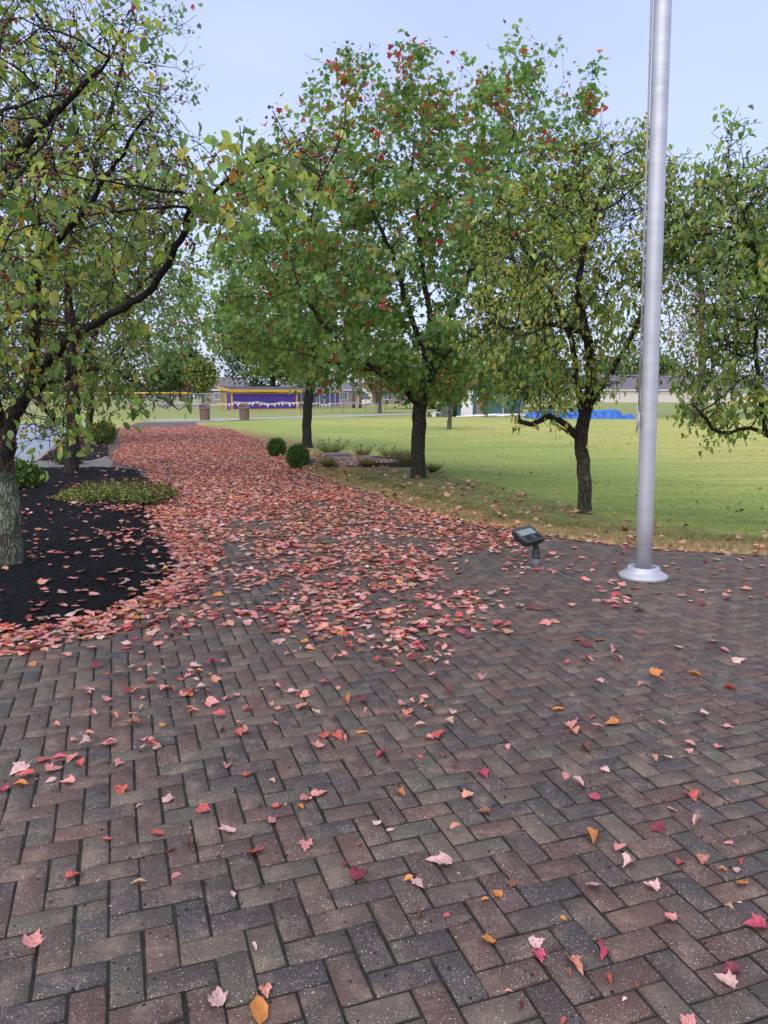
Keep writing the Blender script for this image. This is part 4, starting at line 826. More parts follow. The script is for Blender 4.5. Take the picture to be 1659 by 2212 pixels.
# face frame ring with an opening
fr = MB(); out = rr(.137,.102,.018,.022); out2 = rr(.137,.102,.028,.022); inn2 = [(x*.80, .032+(y*.42), .029) for x, y, z in out]; inn = [(x*.78, .032+(y*.40), .0205) for x, y, z in out]
n_ = len(out); v_ = out+out2+inn2+inn; f_ = []
for r in range(3):
    for i in range(n_): f_.append((r*n_+i, r*n_+(i+1) % n_, (r+1)*n_+(i+1) % n_, (r+1)*n_+i))
fr.add(v_, f_); o = fr.build('face_frame', M['greyplastic'], hd)
gl = pymesh('lens', [(x*.79, .032+(y*.41), .0225) for x, y, z in out], [tuple(range(n_))], M['glass'], hd)
vz = MB(); vz.box(-.098,.098,-.088,-.018,.0265,.034,.004); 
for q in range(7): vz.box(-.092,-.028,-.082+.009*q,-.0775+.009*q,.034,.037); vz.box(.028,.092,-.082+.009*q,-.0775+.009*q,.034,.037)
vz.build('vent_panel', M['blackplastic'], hd)
rg_ = MB(); vs, fs = loft([[(x*.16, -.055+y*.40, .030) for x, y, z in out], [(x*.13, -.055+y*.34, .043) for x, y, z in out]]); rg_.add(vs, fs); rg_.build('ridge', M['greyplastic'], hd)
mb = MB(); mb.lathe([(.085,0.0),(.08,.006),(.05,.007)], n=20); mb.build('soil_ring', M['gravel'], FL)
# ------------------------------------------------------------------ litter bins
def can(px, py, label):
    b = G(px, py); t = empty('litter_bin', b, label, 'litter bin', 'taupe litter bins beside the far concrete path', rz=random.uniform(-.2,.2))
    mb = MB(); mb.lathe([(.27,0),(.285,.05),(.29,.08),(.275,.10),(.30,.66),(.31,.70)], n=28)
    for q in range(28):
        a = q*2*math.pi/28; mb.tube([(.285*math.cos(a),.285*math.sin(a),.10),(.306*math.cos(a),.306*math.sin(a),.66)], .008, 4)
    mb.build('bin_body', M['can'], t)
    mb = MB(); mb.lathe([(.33,.70),(.36,.715),(.36,.76),(.325,.79),(.31,.92),(.28,.99),(.22,1.045),(.12,1.08),(.0,1.09)], n=28); lid = mb.build('lid', M['can'], t, True)
    mb = MB(); mb.add(*loft([[(x*1.35, -.333+0*y, .885+y*.80) for x, y, z in rr(.135,.10,0,.03)], [(x*1.25, -.30, .885+y*.72) for x, y, z in rr(.135,.10,0,.03)]])); mb.build('flap', M['candark'], lid)
    mb = MB(); P_ = [(x*1.45, -.335, .885+y*.88) for x, y, z in rr(.135,.10,0,.03)]; mb.tube(P_+[P_[0]], .014, 6); mb.build('flap_rim', M['can'], lid)
can(443, 909, 'taupe domed litter bin on the left, at the end of the leaf-covered walk')
can(528, 908, 'taupe domed litter bin standing in front of the purple dugout wall')
# ------------------------------------------------------------------ clipped shrubs
def shrub(px, py, r, hgt_, label, seed, cols=((.05,.12,.03),(.08,.18,.04),(.14,.25,.06)), n=5200, ls=.032, group='clipped round shrubs by the pebble bed', name='round_shrub', squash=1.0):
    rng = np.random.default_rng(seed); b = G(px, py); b[2] = float(hgt(np.array([b[:2]]))[0]); t = empty(name, b, label, 'shrub', group)
    q = nrm(rng.normal(size=(n, 3))); rad = rng.random(n)**.25*(1+.20*np.array([mnoise.noise(Vector(p)*3+Vector((seed,0,0))) for p in q]))*rng.uniform(.93,1.07,n)
    p = q*rad[:, None]*np.array([r, r, hgt_*.5]); p[:, 2] += hgt_*.52; k = p[:, 2] > .01; p = p[k]; q = q[k]; n = len(p)
    V, Fc, C = scatter(OVAL2, p, q*.8+rng.normal(0,.5,(n,3))+np.array([0,0,.3]), rng.normal(0,.6,(n,3))+q, rng.uniform(.6,1.3,n)*ls, palette(cols, [3,3,1.5], n, .2, rng))
    npmesh('foliage', V, Fc, M['needle'], t, C)
    mb = MB()
    for i in range(7):
        a = rng.uniform(0, 6.28); mb.tube([(0,0,-.02),(.3*r*math.cos(a),.3*r*math.sin(a),.4*hgt_),(.7*r*math.cos(a),.7*r*math.sin(a),.75*hgt_)], [.012,.008,.004], 5)
    mb.build('stem', M['bark_dark'], t)
shrub(598, 986, .235, .47, 'round clipped dark shrub, the farther of the pair by the pebble bed', 51)
shrub(644, 1011, .235, .50, 'round clipped dark shrub, the nearer of the pair by the pebble bed', 52)
shrub(45, 1064, .30, .55, 'loose bright green shrub behind the lichen-covered trunk', 53, ((.08,.16,.03),(.12,.21,.04),(.05,.10,.03)), 1500, .06, None, 'green_shrub')
shrub(150, 1003, .30, .42, 'low leafy shrub around the base of the second trunk', 54, ((.06,.12,.03),(.09,.16,.04),(.12,.06,.04)), 900, .06, None, 'green_shrub')
shrub(222, 958, .45, .75, 'yellow-green shrub behind the thin straight trunk', 55, ((.12,.18,.04),(.17,.22,.05),(.08,.13,.03)), 1800, .07, None, 'green_shrub')
# sedum patch
sb = G(222, 1098); t = empty('sedum_clump', (sb[0], sb[1]+.55, .05), 'low spreading clump of green sedum with brown flower heads in the mulch', 'plant')
rng = np.random.default_rng(61); ns = 420; P = rng.uniform(-1, 1, (ns, 2)); P = P[(P**2).sum(1) < 1.25]; P = P*np.array([.74, .62]); n = len(P)
hs = .27*rng.uniform(.55,1,n)*(1-.55*(np.abs(P[:, 0])/.74)**3-.35*(np.abs(P[:, 1])/.62)**3)*rng.uniform(.7, 1.15, n); mb = MB()
for p, h in zip(P, hs): mb.tube([(p[0],p[1],-.03),(p[0]*1.05,p[1]*1.05-.02,h)], [.004,.003], 4, False)
o = mb.build('stem', simple('sedum_stem', (.11,.12,.04), .8), t); o['kind'] = 'stuff'
k = rng.integers(0, n, 6500); u = rng.random(6500); p3 = np.column_stack([P[k]*(1+.05*u[:, None])+rng.normal(0,.025,(6500,2)), hs[k]*u])
V, Fc, C = scatter(OVAL2, p3, np.column_stack([rng.normal(0,.8,(6500,2)), rng.uniform(.0,.9,6500)]), rng.normal(0,1,(6500,3))+np.array([0,0,1]), rng.uniform(.02,.048,6500), palette([(.20,.27,.07),(.28,.33,.09),(.33,.27,.09),(.11,.17,.05)], [3,3,1.5,2], 6500, .2, rng))
npmesh('foliage', V, Fc, M['needle'], t, C)
kk = np.where((rng.random(n) < .42) & (P[:, 1] > -.35))[0]; fr = np.repeat(kk, 26); m_ = len(fr); off = nrm(rng.normal(size=(m_,3)))*np.array([.045,.045,.018])*rng.random((m_,1))**.3; off[:, 2] = np.abs(off[:, 2])
V, Fc, C = scatter(DIA, np.column_stack([P[fr]*1.05, hs[fr]+.01])+off, rng.normal(size=(m_,3)), rng.normal(size=(m_,3)), rng.uniform(.012,.022,m_), palette([(.16,.075,.05),(.10,.05,.035),(.22,.11,.07)], [3,2,1], m_, .2, rng))
o = npmesh('flower_head', V, Fc, M['needle'], t, C); o['kind'] = 'stuff'
# ------------------------------------------------------------------ pebble bed
zr = lambda p: float(hgt(np.array([p[:2]]))[0])
rz_ = zr(RING.mean(0))
lo = RING.min(0)-.1; hi = RING.max(0)+.1; X, Y = np.meshgrid(np.arange(lo[0], hi[0], .07), np.arange(lo[1], hi[1], .07)); P = np.stack([X.ravel(), Y.ravel()], 1); s = sdist(P, RING); z = hgt(P)+.03*sstep(s,0,.2)+.012*snz(P, 7)+RNG.normal(0,.006,len(P))+.01
ny, nx = X.shape; i, j = np.meshgrid(np.arange(ny-1), np.arange(nx-1), indexing='ij'); Fc = np.stack([i*nx+j, i*nx+j+1, (i+1)*nx+j+1, (i+1)*nx+j], -1).reshape(-1, 4); ok = (s[Fc] > -.05).all(1)
tag(npmesh('pebble_bed', np.concatenate([P, z[:, None]], 1), Fc[ok], M['gravel']), kind='structure')
def rock(px, py, sx, sy, sz, label, m='stone', name='edging_stone', rz=0, seed=1):
    rng = np.random.default_rng(seed); b = G(px, py); b[2] = zr(b)+.02; vs, fs = loft([[(x*sx/.27, y*sy/.2, zz) for x, y, z in rr(.135*k_, .1*k_, 0, .04)] for k_, zz in ((.96,-.03),(1,sz*.5),(.97,sz*.85),(.86,sz))])
    vs = [(x+rng.normal(0,.05)*sx*.3, y+rng.normal(0,.05)*sy*.3, z+rng.normal(0,.006)) for x, y, z in vs]; o = pymesh(name, vs, fs, M[m]); o.location = tuple(b); o.rotation_euler = (0,0,rz)
    return tag(o, label, 'stone' if m == 'stone' else 'timber', 'edging stones of the pebble bed' if m == 'stone' else None)
rock(728, 996, .62, .3, .09, 'long flat pale slab at the back left of the pebble bed', rz=.1, seed=1)
rock(671, 1006, .26, .22, .11, 'small pale stone right behind the nearer clipped shrub', seed=2)
rock(858, 1011, .36, .2, .06, 'grey stone block at the right end of the pebble bed', rz=.1, seed=3)
rock(835, 1017, 1.0, .14, .06, 'dark timber edging along the front of the pebble bed', 'timber', 'edging_timber', .03, 4)
rock(855, 997, 1.3, .12, .07, 'dark timber edging along the back right of the pebble bed', 'timber', 'edging_timber', -.45, 5)
rock(797, 990, .4, .2, .035, 'low grey stone at the back middle of the pebble bed', rz=-.1, seed=6)
def tuft(px, py, w, h, label, seed, seeds=0, cols=((.12,.16,.05),(.20,.19,.07),(.30,.22,.10))):
    rng = np.random.default_rng(seed); b = G(px, py); b[2] = zr(b)+.01; n = 260; a = rng.uniform(0, 6.28, n); l = rng.uniform(.4, 1, n)*w
    pos = np.column_stack([np.cos(a)*w*.25*rng.random(n), np.sin(a)*w*.25*rng.random(n), np.zeros(n)]); tip = np.column_stack([np.cos(a)*l, np.sin(a)*l, rng.uniform(.5,1.1,n)*h])
    t = empty('grass_tuft', b, label, 'plant', 'ornamental grass tufts round the pebble bed')
    bl = (np.array([(-.02,0,0),(.02,0,0),(-.015,.55,.04),(.015,.55,.04),(0,1,-.06)]), np.array([(0,1,3),(0,3,2),(2,3,4)]))
    V, Fc, C = scatter(bl, pos, tip, np.column_stack([np.cos(a), np.sin(a), np.full(n,.3)]), np.linalg.norm(tip, axis=1), palette(cols, [3,3,2], n, .2, rng)); npmesh('blades', V, Fc, M['blade'], t, C)
    if seeds:
        mb = MB()
        for q in range(seeds):
            x, y = rng.uniform(-w, w), rng.uniform(-w*.4, w*.4); hh = h*rng.uniform(1.0, 1.5); mb.tube([(x*.3,y*.3,0),(x,y,hh)], .003, 4); mb.lathe([(.004,-.02),(.016,-.008),(.016,.008),(.004,.02)], (x, y, hh), 6)
        o = mb.build('seed_head', M['timber'], t)
tuft(709, 1015, .28, .22, 'green grass tuft at the front left of the pebble bed', 1)
tuft(794, 1017, .26, .18, 'green grass tuft at the front middle of the pebble bed', 2)
tuft(785, 988, .3, .22, 'brownish grass tuft at the back middle of the pebble bed', 3, 5)
tuft(715, 983, .5, .26, 'tall seedy stems behind the pale slab and the forked maple', 4, 12)
tuft(842, 986, .35, .2, 'thin brown tuft at the back right of the pebble bed', 5, 7)
tuft(878, 1014, .28, .3, 'straw-brown tuft against the left of the big maple trunk', 6, 0, ((.25,.17,.08),(.32,.24,.12),(.16,.15,.06)))
tuft(870, 1000, .3, .3, 'pale green grass behind the left of the big maple trunk', 7, 0, ((.16,.22,.07),(.20,.24,.09),(.28,.24,.11)))
tuft(934, 1028, .25, .16, 'small green tuft right of the big maple trunk', 8, 0, ((.10,.17,.04),(.14,.2,.05),(.2,.2,.07)))
tuft(372, 1404, .05, .05, 'tiny bright green weed in a paving joint before the leaf drift', 9, 0, ((.16,.34,.06),(.2,.38,.08),(.12,.26,.05)))
tuft(1423, 1262, .07, .04, 'small green weed at the right of the flagpole base', 10, 0, ((.10,.22,.05),(.12,.25,.05),(.08,.18,.04)))
tuft(1315, 1260, .1, .035, 'dry yellowish weed at the left of the flagpole base', 11, 0, ((.25,.24,.08),(.2,.2,.06),(.3,.24,.1)))
# ------------------------------------------------------------------ dugouts
def dugout(px, Y, wd, dp, hf, hb, rz, label):
    b = W(px, 860, Y); b[2] = 0; t = empty('dugout', b, label, 'dugout', rz=rz)
    mb = MB(); mb.box(0, wd, 0, .12, .15, hf-.42); mb.build('front_wall', M['purple'], t)
    mb = MB(); mb.box(-.02,.10,.14,dp*.45,.15,hf-.42); mb.build('side_wall', M['purple'], t)
    for x, y, h in ((.02,-.03,hf-.1),(wd-.1,-.03,hf-.1),(-.06,dp*.45,hf+.0),(-.04,dp-.1,hb-.15),(wd-.1,dp-.1,hb-.15)):
        mb = MB(); mb.box(x-.06,x+.08,y-.06,y+.08,0,h); mb.build('post', M['yellow'], t)
    mb = MB(); mb.box(-.05, wd+.04, -.05, .0, 0, .15); mb.box(-.05, wd+.04, -.05, -.002, hf-.42, hf-.32); mb.build('wall_trim', M['yellow'], t)
    mb = MB(); ov = .35
    mb.add([(-ov,-ov,hf-.10),(wd+ov,-ov,hf-.10),(wd+ov,dp+ov,hb-.10),(-ov,dp+ov,hb-.10),(-ov,-ov,hf),(wd+ov,-ov,hf),(wd+ov,dp+ov,hb),(-ov,dp+ov,hb)], [(0,3,2,1),(4,5,6,7),(0,1,5,4),(1,2,6,5),(2,3,7,6),(3,0,4,7)]); mb.build('roof', M['shingle'], t)
    mb = MB(); mb.add([(-ov,-ov-.04,hf-.24),(wd+ov,-ov-.04,hf-.24),(wd+ov,-ov-.003,hf-.24),(-ov,-ov-.003,hf-.24),(-ov,-ov-.04,hf+.02),(wd+ov,-ov-.04,hf+.02),(wd+ov,-ov-.003,hf+.02),(-ov,-ov-.003,hf+.02)], [(0,3,2,1),(4,5,6,7),(0,1,5,4),(1,2,6,5),(2,3,7,6),(3,0,4,7)])
    mb.add([(-ov-.04,-ov,hf-.22),(-ov-.003,-ov,hf-.22),(-ov-.003,dp+ov,hb-.2),(-ov-.04,dp+ov,hb-.2),(-ov-.04,-ov,hf+.02),(-ov-.003,-ov,hf+.02),(-ov-.003,dp+ov,hb+.02),(-ov-.04,dp+ov,hb+.02)], [(0,3,2,1),(4,5,6,7),(0,1,5,4),(1,2,6,5),(2,3,7,6),(3,0,4,7)]); mb.build('fascia', M['yellow'], t)
    mb = MB()
    for q in range(int(wd/.6)+1): mb.box(q*.6, q*.6+.05, -.3, .3, hf-.26, hf-.13)
    mb.build('rafter', M['yellow'], t)
dugout(500, 80, 7.6, 2.6, 2.15, 2.52, math.radians(34), 'purple dugout with yellow trim and a dark shed roof behind the right litter bin')
dugout(632, 106, 7.0, 2.4, 2.3, 2.7, math.radians(26), 'farther purple dugout with yellow trim half hidden by the forked maple trunk')
# ------------------------------------------------------------------ chain link fences
def linkmat():
    m, nt, out = newmat('chain_link'); v = coords(nt)
    w1 = N(nt, 'ShaderNodeTexWave', wave_type='BANDS', bands_direction='DIAGONAL'); w1.inputs['Scale'].default_value = 4.5; nt.links.new(v, w1.inputs['Vector'])
    al = ramp(nt, w1.outputs['Fac'], .72, .8, (.08,.08,.08), (.42,.42,.42))
    d = N(nt, 'ShaderNodeBsdfDiffuse'); d.inputs[0].default_value = (.36,.40,.43,1); tr = N(nt, 'ShaderNodeBsdfTransparent'); mx = N(nt, 'ShaderNodeMixShader')
    nt.links.new(al, mx.inputs[0]); nt.links.new(tr.outputs[0], mx.inputs[1]); nt.links.new(d.outputs[0], mx.inputs[2]); nt.links.new(mx.outputs[0], out.inputs[0]); return m
M['link'] = linkmat()
def fence(p0, p1, h, n, label, cap=None, name='chain_link_fence', r=.045):
    p0 = np.array(p0, float); p1 = np.array(p1, float); t = empty(name, (p0[0], p0[1], 0), label, 'fence'); d = p1-p0; Ln = np.linalg.norm(d); t.rotation_euler = (0,0,math.atan2(d[1], d[0]))
    for k in range(n+1):
        mb = MB(); mb.tube([(Ln*k/n,0,0),(Ln*k/n,0,h)], r, 8); mb.build('post', M['galv'], t)
    mb = MB(); mb.tube([(0,0,h),(Ln,0,h)], r*.9, 6); mb.build('top_rail', M['galv'], t)
    mb = MB(); mb.add([(0,.02,.05),(Ln,.02,.05),(Ln,.02,h),(0,.02,h)], [(0,1,2,3)]); mb.build('mesh_panel', M['link'], t)
    if cap: mb = MB(); mb.tube([(0,0,h+.04),(Ln*cap,0,h+.04)], .11, 8); mb.build('yellow_cap', M['yellow'], t)
def wx(px, Y): q = W(px, 860, Y); return q[:2]
fence(wx(60,86), wx(412,86), 1.75, 12, 'long outfield fence with a fat yellow rail cap, far left of the dugout', 1.0)
fence(wx(412,86), wx(492,84), 1.75, 5, 'short plain chain-link fence section ending at the dugout', None)
fence(wx(634,86), wx(700,90), 2.3, 4, 'chain-link fence section right of the dugout behind the forked maple', None)
fence(wx(690,92), wx(735,95), 4.2, 4, 'tall pale chain-link backstop between the two maple trunks', None, 'backstop', .07)
fence(wx(735,95), wx(760,104), 2.4, 3, 'low chain-link wing to the right of the backstop', None)
sg = W(415, 862, 85.8); t = MB(); t.box(-.28,.28,-.03,0,.95,1.6,.01); o = t.build('notice_board', M['white']); o.location = (sg[0], sg[1], 0); tag(o, 'blank white notice board hung on the outfield fence', 'sign')
for q, (px, Y) in enumerate(((764,97),(778,97))):
    b = W(px, 860, Y); mb = MB(); mb.lathe([(.20,0),(.18,1),(.17,4.2)], n=12); o = mb.build('wooden_pole', M['bark_grey'], None, True); o.location = (b[0], b[1], 0); tag(o, ['left of two thick grey poles beside the backstop', 'right of two thick grey poles beside the backstop'][q], 'pole', 'poles beside the backstop')
# pennants
def pennants(px0, px1, Y, z0, cols, n, label, seed, sag=.12):
    rng = np.random.default_rng(seed); a = W(px0, 860, Y); b = W(px1, 860, Y); t = empty('pennant_string', (a[0], Y, 0), label, 'pennants'); Ln = b[0]-a[0]
    f = lambda u: z0-sag*math.sin(math.pi*((u*3) % 1))+.05*math.sin(u*9)
    mb = MB(); mb.tube([(u*Ln, 0, f(u)) for u in np.linspace(0,1,40)], .018, 5); mb.build('cord', M['pwhite'], t)
    for k in range(n):
        u = (k+.5)/n; c = cols[int(u*len(cols))]; x = u*Ln; h = rng.uniform(.16,.30); w = .11; s = rng.uniform(-.12,.12)
        mb = MB(); z = f(u)-.01; mb.add([(x-w,.0,z),(x+w,.0,z),(x+s,.06,z-h),(x-w,.012,z),(x+w,.012,z),(x+s,.075,z-h)], [(0,2,1),(3,4,5),(0,1,4,3),(1,2,5,4),(2,0,3,5)]); mb.build('pennant', M[c], t)
P_, Y_, W_ = 'ppurple', 'pyellow', 'pwhite'
pennants(330, 412, 70, .92, [P_], 11, 'string of lilac pennants at far left across the field', 1)
pennants(412, 505, 70, .86, [P_, Y_, Y_, W_], 13, 'string of lilac then yellow pennants left of the dugout', 2)
pennants(505, 660, 70, .98, [W_], 20, 'string of white pennants across the purple dugout wall', 3)
pennants(505, 650, 70.5, .86, [W_, Y_, W_], 9, 'lower sparse string of white pennants across the dugout', 4)
pennants(660, 740, 70, .9, [Y_, Y_, W_, P_], 12, 'string of yellow and white pennants behind the forked maple trunk', 5)
pennants(740, 832, 70, .95, [P_], 16, 'string of lilac pennants right of the backstop', 6)
for q, (px, lb_) in enumerate(((330,'far left end of the lilac pennants'),(364,'middle of the far left lilac pennants'),(412,'left of the left litter bin'),(560,'in front of the left of the dugout wall'),(648,'at the right end of the dugout wall'),(716,'just right of the forked maple'),(741,'left of the backstop wing'),(790,'beside the right-hand grey pole'),(812,'right of the grey poles'),(832,'right end of the lilac pennants'))):
    b = W(px, 860, 69.9); mb = MB(); mb.tube([(0,0,0),(.02,0,1.15)], .022, 6); o = mb.build('stake', M['redstake']); o.location = (b[0], b[1], 0); tag(o, 'thin red stake '+lb_, 'stake', 'red stakes holding the pennant strings')
# ------------------------------------------------------------------ houses
def house(px0, px1, Y, wall, roofh, dp, label, wallm, wins, hip=3.0, gable=None, rz=0, doors=()):
    a = W(px0, 860, Y); b = W(px1, 860, Y); Wd = b[0]-a[0]; t = empty('house', (a[0], Y, 0), label, 'house', rz=rz)
    mb = MB(); mb.box(0, Wd, 0, dp, 0, wall); mb.build('wall', M[wallm], t)
    ov = .5; mb = MB(); r = wall+roofh; y2 = dp/2
    mb.add([(-ov,-ov,wall),(Wd+ov,-ov,wall),(Wd+ov,dp+ov,wall),(-ov,dp+ov,wall),(hip,y2,r),(Wd-hip,y2,r)], [(0,1,5,4),(1,2,5),(2,3,4,5),(3,0,4),(3,2,1,0)]); mb.build('roof', M['roof'], t)
    mb = MB(); mb.box(-ov-.02, Wd+ov+.02, -ov-.05, -ov-.003, wall-.18, wall+.04); mb.build('fascia', M['white'], t)
    for x, w, z0, z1 in wins:
        mb = MB(); mb.box(x-w/2-.1,x+w/2+.1,-.05,-.003,z0-.1,z1+.1); f = mb.build('window', M['white'], t); mb = MB(); mb.box(x-w/2,x-.03,-.07,-.052,z0,z1); mb.box(x+.03,x+w/2,-.07,-.052,z0,z1); mb.build('pane', M['win'], f)
    for x in doors:
        mb = MB(); mb.box(x-.5,x+.5,-.05,-.003,0,2.1); mb.build('door', M['black'], t)
    for x, w, h in (gable or ()):
        mb = MB(); mb.add([(x-w/2,-1.2,0),(x+w/2,-1.2,0),(x+w/2,-1.2,wall),(x,-1.2,wall+h),(x-w/2,-1.2,wall),(x-w/2,-.01,0),(x+w/2,-.01,0),(x+w/2,-.01,wall),(x,2,wall+h),(x-w/2,-.01,wall)], [(0,1,2,3,4),(1,6,7,2),(0,4,9,5),(2,7,8,3),(4,3,8,9)]); g = mb.build('gable_bay', M['siding'], t)
        mb = MB(); mb.box(x-w*.25,x+w*.25,-1.25,-1.203,.9,2.0); mb.build('pane', M['win'], g)
        mb = MB(); o_ = .25; mb.add([(x-w/2-o_,-1.5,wall-.1),(x,-1.5,wall+h+.1),(x+w/2+o_,-1.5,wall-.1),(x-w/2-o_,3,wall-.1),(x,3,wall+h+.1),(x+w/2+o_,3,wall-.1),(x-w/2-o_,-1.5,wall+.05),(x,-1.5,wall+h+.28),(x+w/2+o_,-1.5,wall+.05),(x-w/2-o_,3,wall+.05),(x,3,wall+h+.28),(x+w/2+o_,3,wall+.05)], [(6,7,10,9),(7,8,11,10),(0,1,7,6),(1,2,8,7),(0,3,4,1),(1,4,5,2)]); mb.build('gable_roof', M['roof'], g)
house(1180, 1900, 180, 2.9, 3.6, 11, 'long beige single-storey house with a grey hip roof beyond the lawn at right', 'siding', [(24,1.6,.8,2.2),(35,1.6,.8,2.2),(39.5,1.8,.8,2.2),(47.5,1.8,.8,2.2),(52,1.6,.8,2.2),(60,1.6,.8,2.2),(10,1.6,.8,2.2)], 4.5)
house(438, 540, 150, 2.7, 2.5, 9, 'house with a grey roof just left of the dugout roof', 'brickhouse', [(3,1.4,.9,2.1)], 2.5)
house(600, 760, 150, 2.7, 3.0, 10, 'brick house with a grey roof behind the backstop', 'brickhouse', [(3,1.6,.8,2.1),(9,1.8,.8,2.1),(12.5,1.8,.8,2.1)], 2.6, doors=())
house(766, 880, 145, 2.6, 2.1, 9, 'low brick house with a small white gable bay right of the grey poles', 'brickhouse', [(6.2,1.4,.9,2.0)], 2.4, gable=[(2.0,2.6,1.3)], doors=(4.4,))
# ------------------------------------------------------------------ teal shed, drum, pipes, tarp
b = G(985, 898.5); t = empty('shed', (b[0], b[1], 0), 'teal metal shed with a white door at the far edge of the lawn', 'shed', rz=-.05)
mb = MB(); mb.box(0, 5.0, 0, 3.0, 0, 2.15); mb.build('wall', M['teal'], t)
mb = MB(); mb.add([(-.2,-.25,2.12),(5.2,-.25,2.12),(5.2,3.25,2.12),(-.2,3.25,2.12),(-.2,1.5,2.7),(5.2,1.5,2.7)], [(0,1,5,4),(2,3,4,5),(0,4,3),(1,2,5),(3,2,1,0)]); mb.build('roof', M['shingle'], t)
mb = MB(); mb.box(.35,1.25,-.06,-.003,.02,1.95,.01); dr = mb.build('door', M['white'], t); mb = MB(); mb.tube([(1.22,-.10,1.0),(1.22,-.14,1.05)], .03, 8); mb.build('handle', M['galv'], dr)
mb = MB(); mb.box(1.55,1.62,-.05,-.003,0,2.1); mb.box(3.5,3.57,-.05,-.003,0,2.1); mb.box(-.05,.03,-.05,-.003,0,2.1); mb.build('corner_trim', M['siding'], t)
mb = MB(); mb.box(1.5,2.1,-.35,-.1,0,1.05,.03); o = mb.build('leaning_panel', simple('tan_panel', (.22,.17,.15), .7)); o.location = (b[0], b[1], 0); tag(o, 'dull tan panel leaning against the shed beside its white door', 'panel')
for px, Y, w, lb_ in ((958, 57.3, .5, 'black plastic drum left of the young lawn tree trunk'), (978, 57.0, .35, 'black plastic drum touching the corner of the teal shed')):
    q = W(px, 860, Y); mb = MB(); mb.lathe([(w*.85,0),(w,.08),(w*.96,.4),(w,.45),(w*.96,.5),(w,.85),(w*.8,.95)], n=18); o = mb.build('drum', M['black'], None, True); o.location = (q[0], q[1], 0); tag(o, lb_, 'drum', 'black drums by the shed')
q = W(966, 860, 56.2); mb = MB(); mb.box(-.45,.4,-.3,.3,0,.9,.05); o = mb.build('grey_crate', simple('grey_crate_plastic', (.10,.10,.13), .6)); o.location = (q[0], q[1], 0); tag(o, 'dark grey crate standing between the two black drums', 'crate')
for k in range(7):
    px = 1030+k*14; q = W(px, 860, 54.5+.25*k); rz0 = random.uniform(-.25,.25); ln = random.uniform(1.0,1.8); mb = MB(); mb.tube([(-ln,0,.06+.05*(k % 3)),(ln,.1,.10+.06*((k+1) % 3))], .05, 8); o = mb.build('white_pipe', M['white']); o.location = (q[0], q[1], 0); o.rotation_euler = (0,0,rz0); tag(o, 'white plastic pipe lying in the loose pile in front of the teal shed', 'pipe', 'pipes piled before the teal shed')
for k in range(5):
    q = W(922+k*8, 860, 56+.3*k); mb = MB(); mb.box(-.35,.35,-.2,.2,0,.1+.05*k % .2+.08,.02); o = mb.build('scrap_board', M['white'] if k % 2 else M['stone']); o.location = (q[0], q[1], 0); o.rotation_euler = (0,0,random.uniform(-.8,.8)); tag(o, 'pale scrap board on the ground right of the big maple trunk', 'board', 'scrap boards right of the big maple trunk')
def tarp(px0, px1, Y, h, dp, label, seed):
    a = W(px0, 860, Y); b = W(px1, 860, Y); Wd = b[0]-a[0]; nx, ny = 60, 16; V = []; 
    for j in range(ny):
        for i in range(nx):
            u, v = i/(nx-1), j/(ny-1); e = min(u, 1-u)*Wd; f = min(v, 1-v)*dp; s = min(1, e/.35)*min(1, f/.25); s = s**.5 if s > 0 else 0
            z = s*(h*(.94+.06*math.sin(u*5+seed))+.10*mnoise.noise(Vector((u*Wd*1.7, v*2, seed)))+.05*mnoise.noise(Vector((u*Wd*6, v*5, seed))))
            V.append((u*Wd, v*dp+.06*mnoise.noise(Vector((u*9, v*3, seed))), max(z, 0.0)))
    Fc = [(j*nx+i, j*nx+i+1, (j+1)*nx+i+1, (j+1)*nx+i) for j in range(ny-1) for i in range(nx-1)]
    o = pymesh('tarpaulin', V, Fc, M['tarp']); o.location = (a[0], Y, 0.0); return tag(o, label, 'tarpaulin', 'blue tarpaulins at the far edge of the lawn')
tarp(1143, 1240, 51.5, .50, 1.8, 'bright blue tarpaulin heap left of the near crab apple trunk fork', 1)
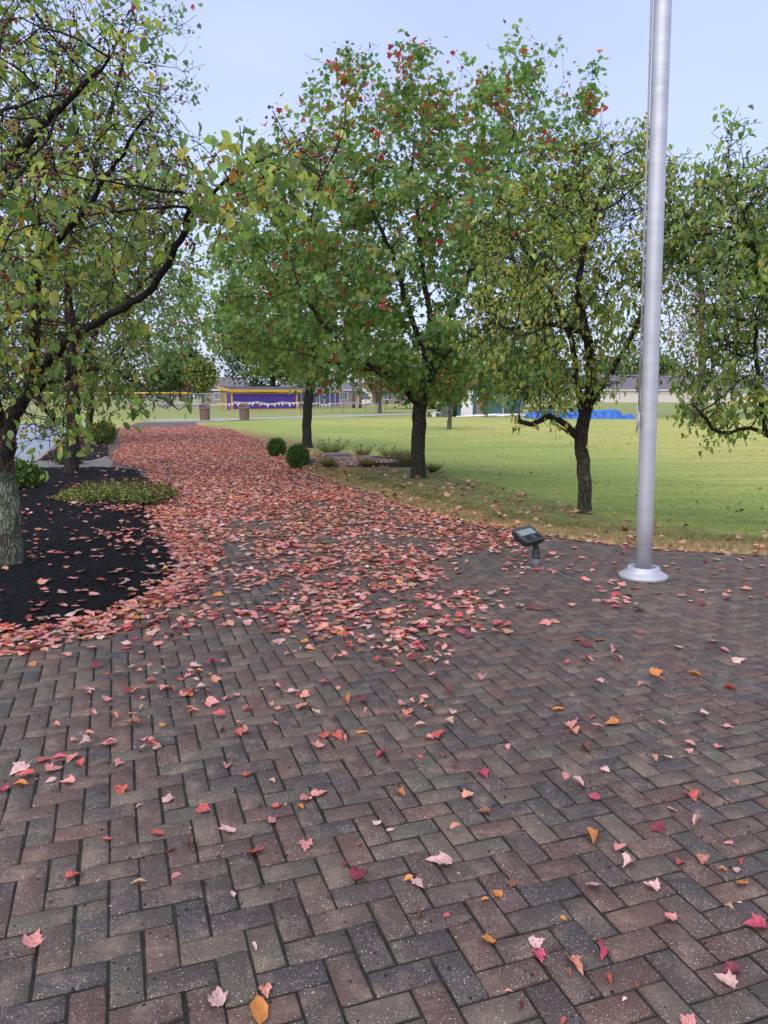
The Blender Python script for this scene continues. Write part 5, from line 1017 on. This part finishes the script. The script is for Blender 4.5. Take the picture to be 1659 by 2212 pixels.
tarp(1238, 1352, 50.5, .62, 2.2, 'largest bright blue tarpaulin heap right of the crab apple trunk fork', 2)
tarp(1353, 1378, 50.0, .40, 1.0, 'small blue tarpaulin bundle just left of the flagpole', 3)
# ------------------------------------------------------------------ sky and light
SUN_EL, SUN_AZ = math.radians(52), math.radians(205)      # azimuth clockwise from +Y: behind the camera, a little left
w = bpy.data.worlds.new('World'); scn.world = w; w.use_nodes = True; nt = w.node_tree; nt.nodes.clear()
out = nt.nodes.new('ShaderNodeOutputWorld'); sky = N(nt, 'ShaderNodeTexSky', sky_type='NISHITA', sun_disc=False)
sky.sun_elevation = SUN_EL; sky.sun_rotation = SUN_AZ; sky.dust_density = 2.0; sky.air_density = 1.0
bg1 = N(nt, 'ShaderNodeBackground'); bg1.inputs[1].default_value = .05; nt.links.new(sky.outputs[0], bg1.inputs[0])
tc = N(nt, 'ShaderNodeTexCoord'); mp = N(nt, 'ShaderNodeMapping'); mp.inputs['Scale'].default_value = (1,1,2.2); nt.links.new(tc.outputs['Generated'], mp.inputs[0])
nz = noise(nt, mp.outputs[0], 1.6, 5, .5)
cl = ramp(nt, nz, .3, .7, (.29,.328,.515), (.365,.402,.60))
bg2 = N(nt, 'ShaderNodeBackground'); bg2.inputs[1].default_value = .92; nt.links.new(cl, bg2.inputs[0])
ad = N(nt, 'ShaderNodeAddShader'); nt.links.new(bg1.outputs[0], ad.inputs[0]); nt.links.new(bg2.outputs[0], ad.inputs[1]); nt.links.new(ad.outputs[0], out.inputs[0])
sd_ = bpy.data.lights.new('sun', 'SUN'); sd_.energy = 1.5; sd_.angle = math.radians(80); sd_.color = (1,.93,.84); so = bpy.data.objects.new('sun', sd_); COL.objects.link(so)
dv = Vector((math.sin(SUN_AZ)*math.cos(SUN_EL), math.cos(SUN_AZ)*math.cos(SUN_EL), math.sin(SUN_EL))); so.rotation_euler = dv.to_track_quat('Z', 'Y').to_euler()
vs_ = scn.view_settings; vs_.view_transform = 'Standard'; vs_.look = 'None'; vs_.exposure = 0.66; vs_.gamma = 1; vs_.use_curve_mapping = False
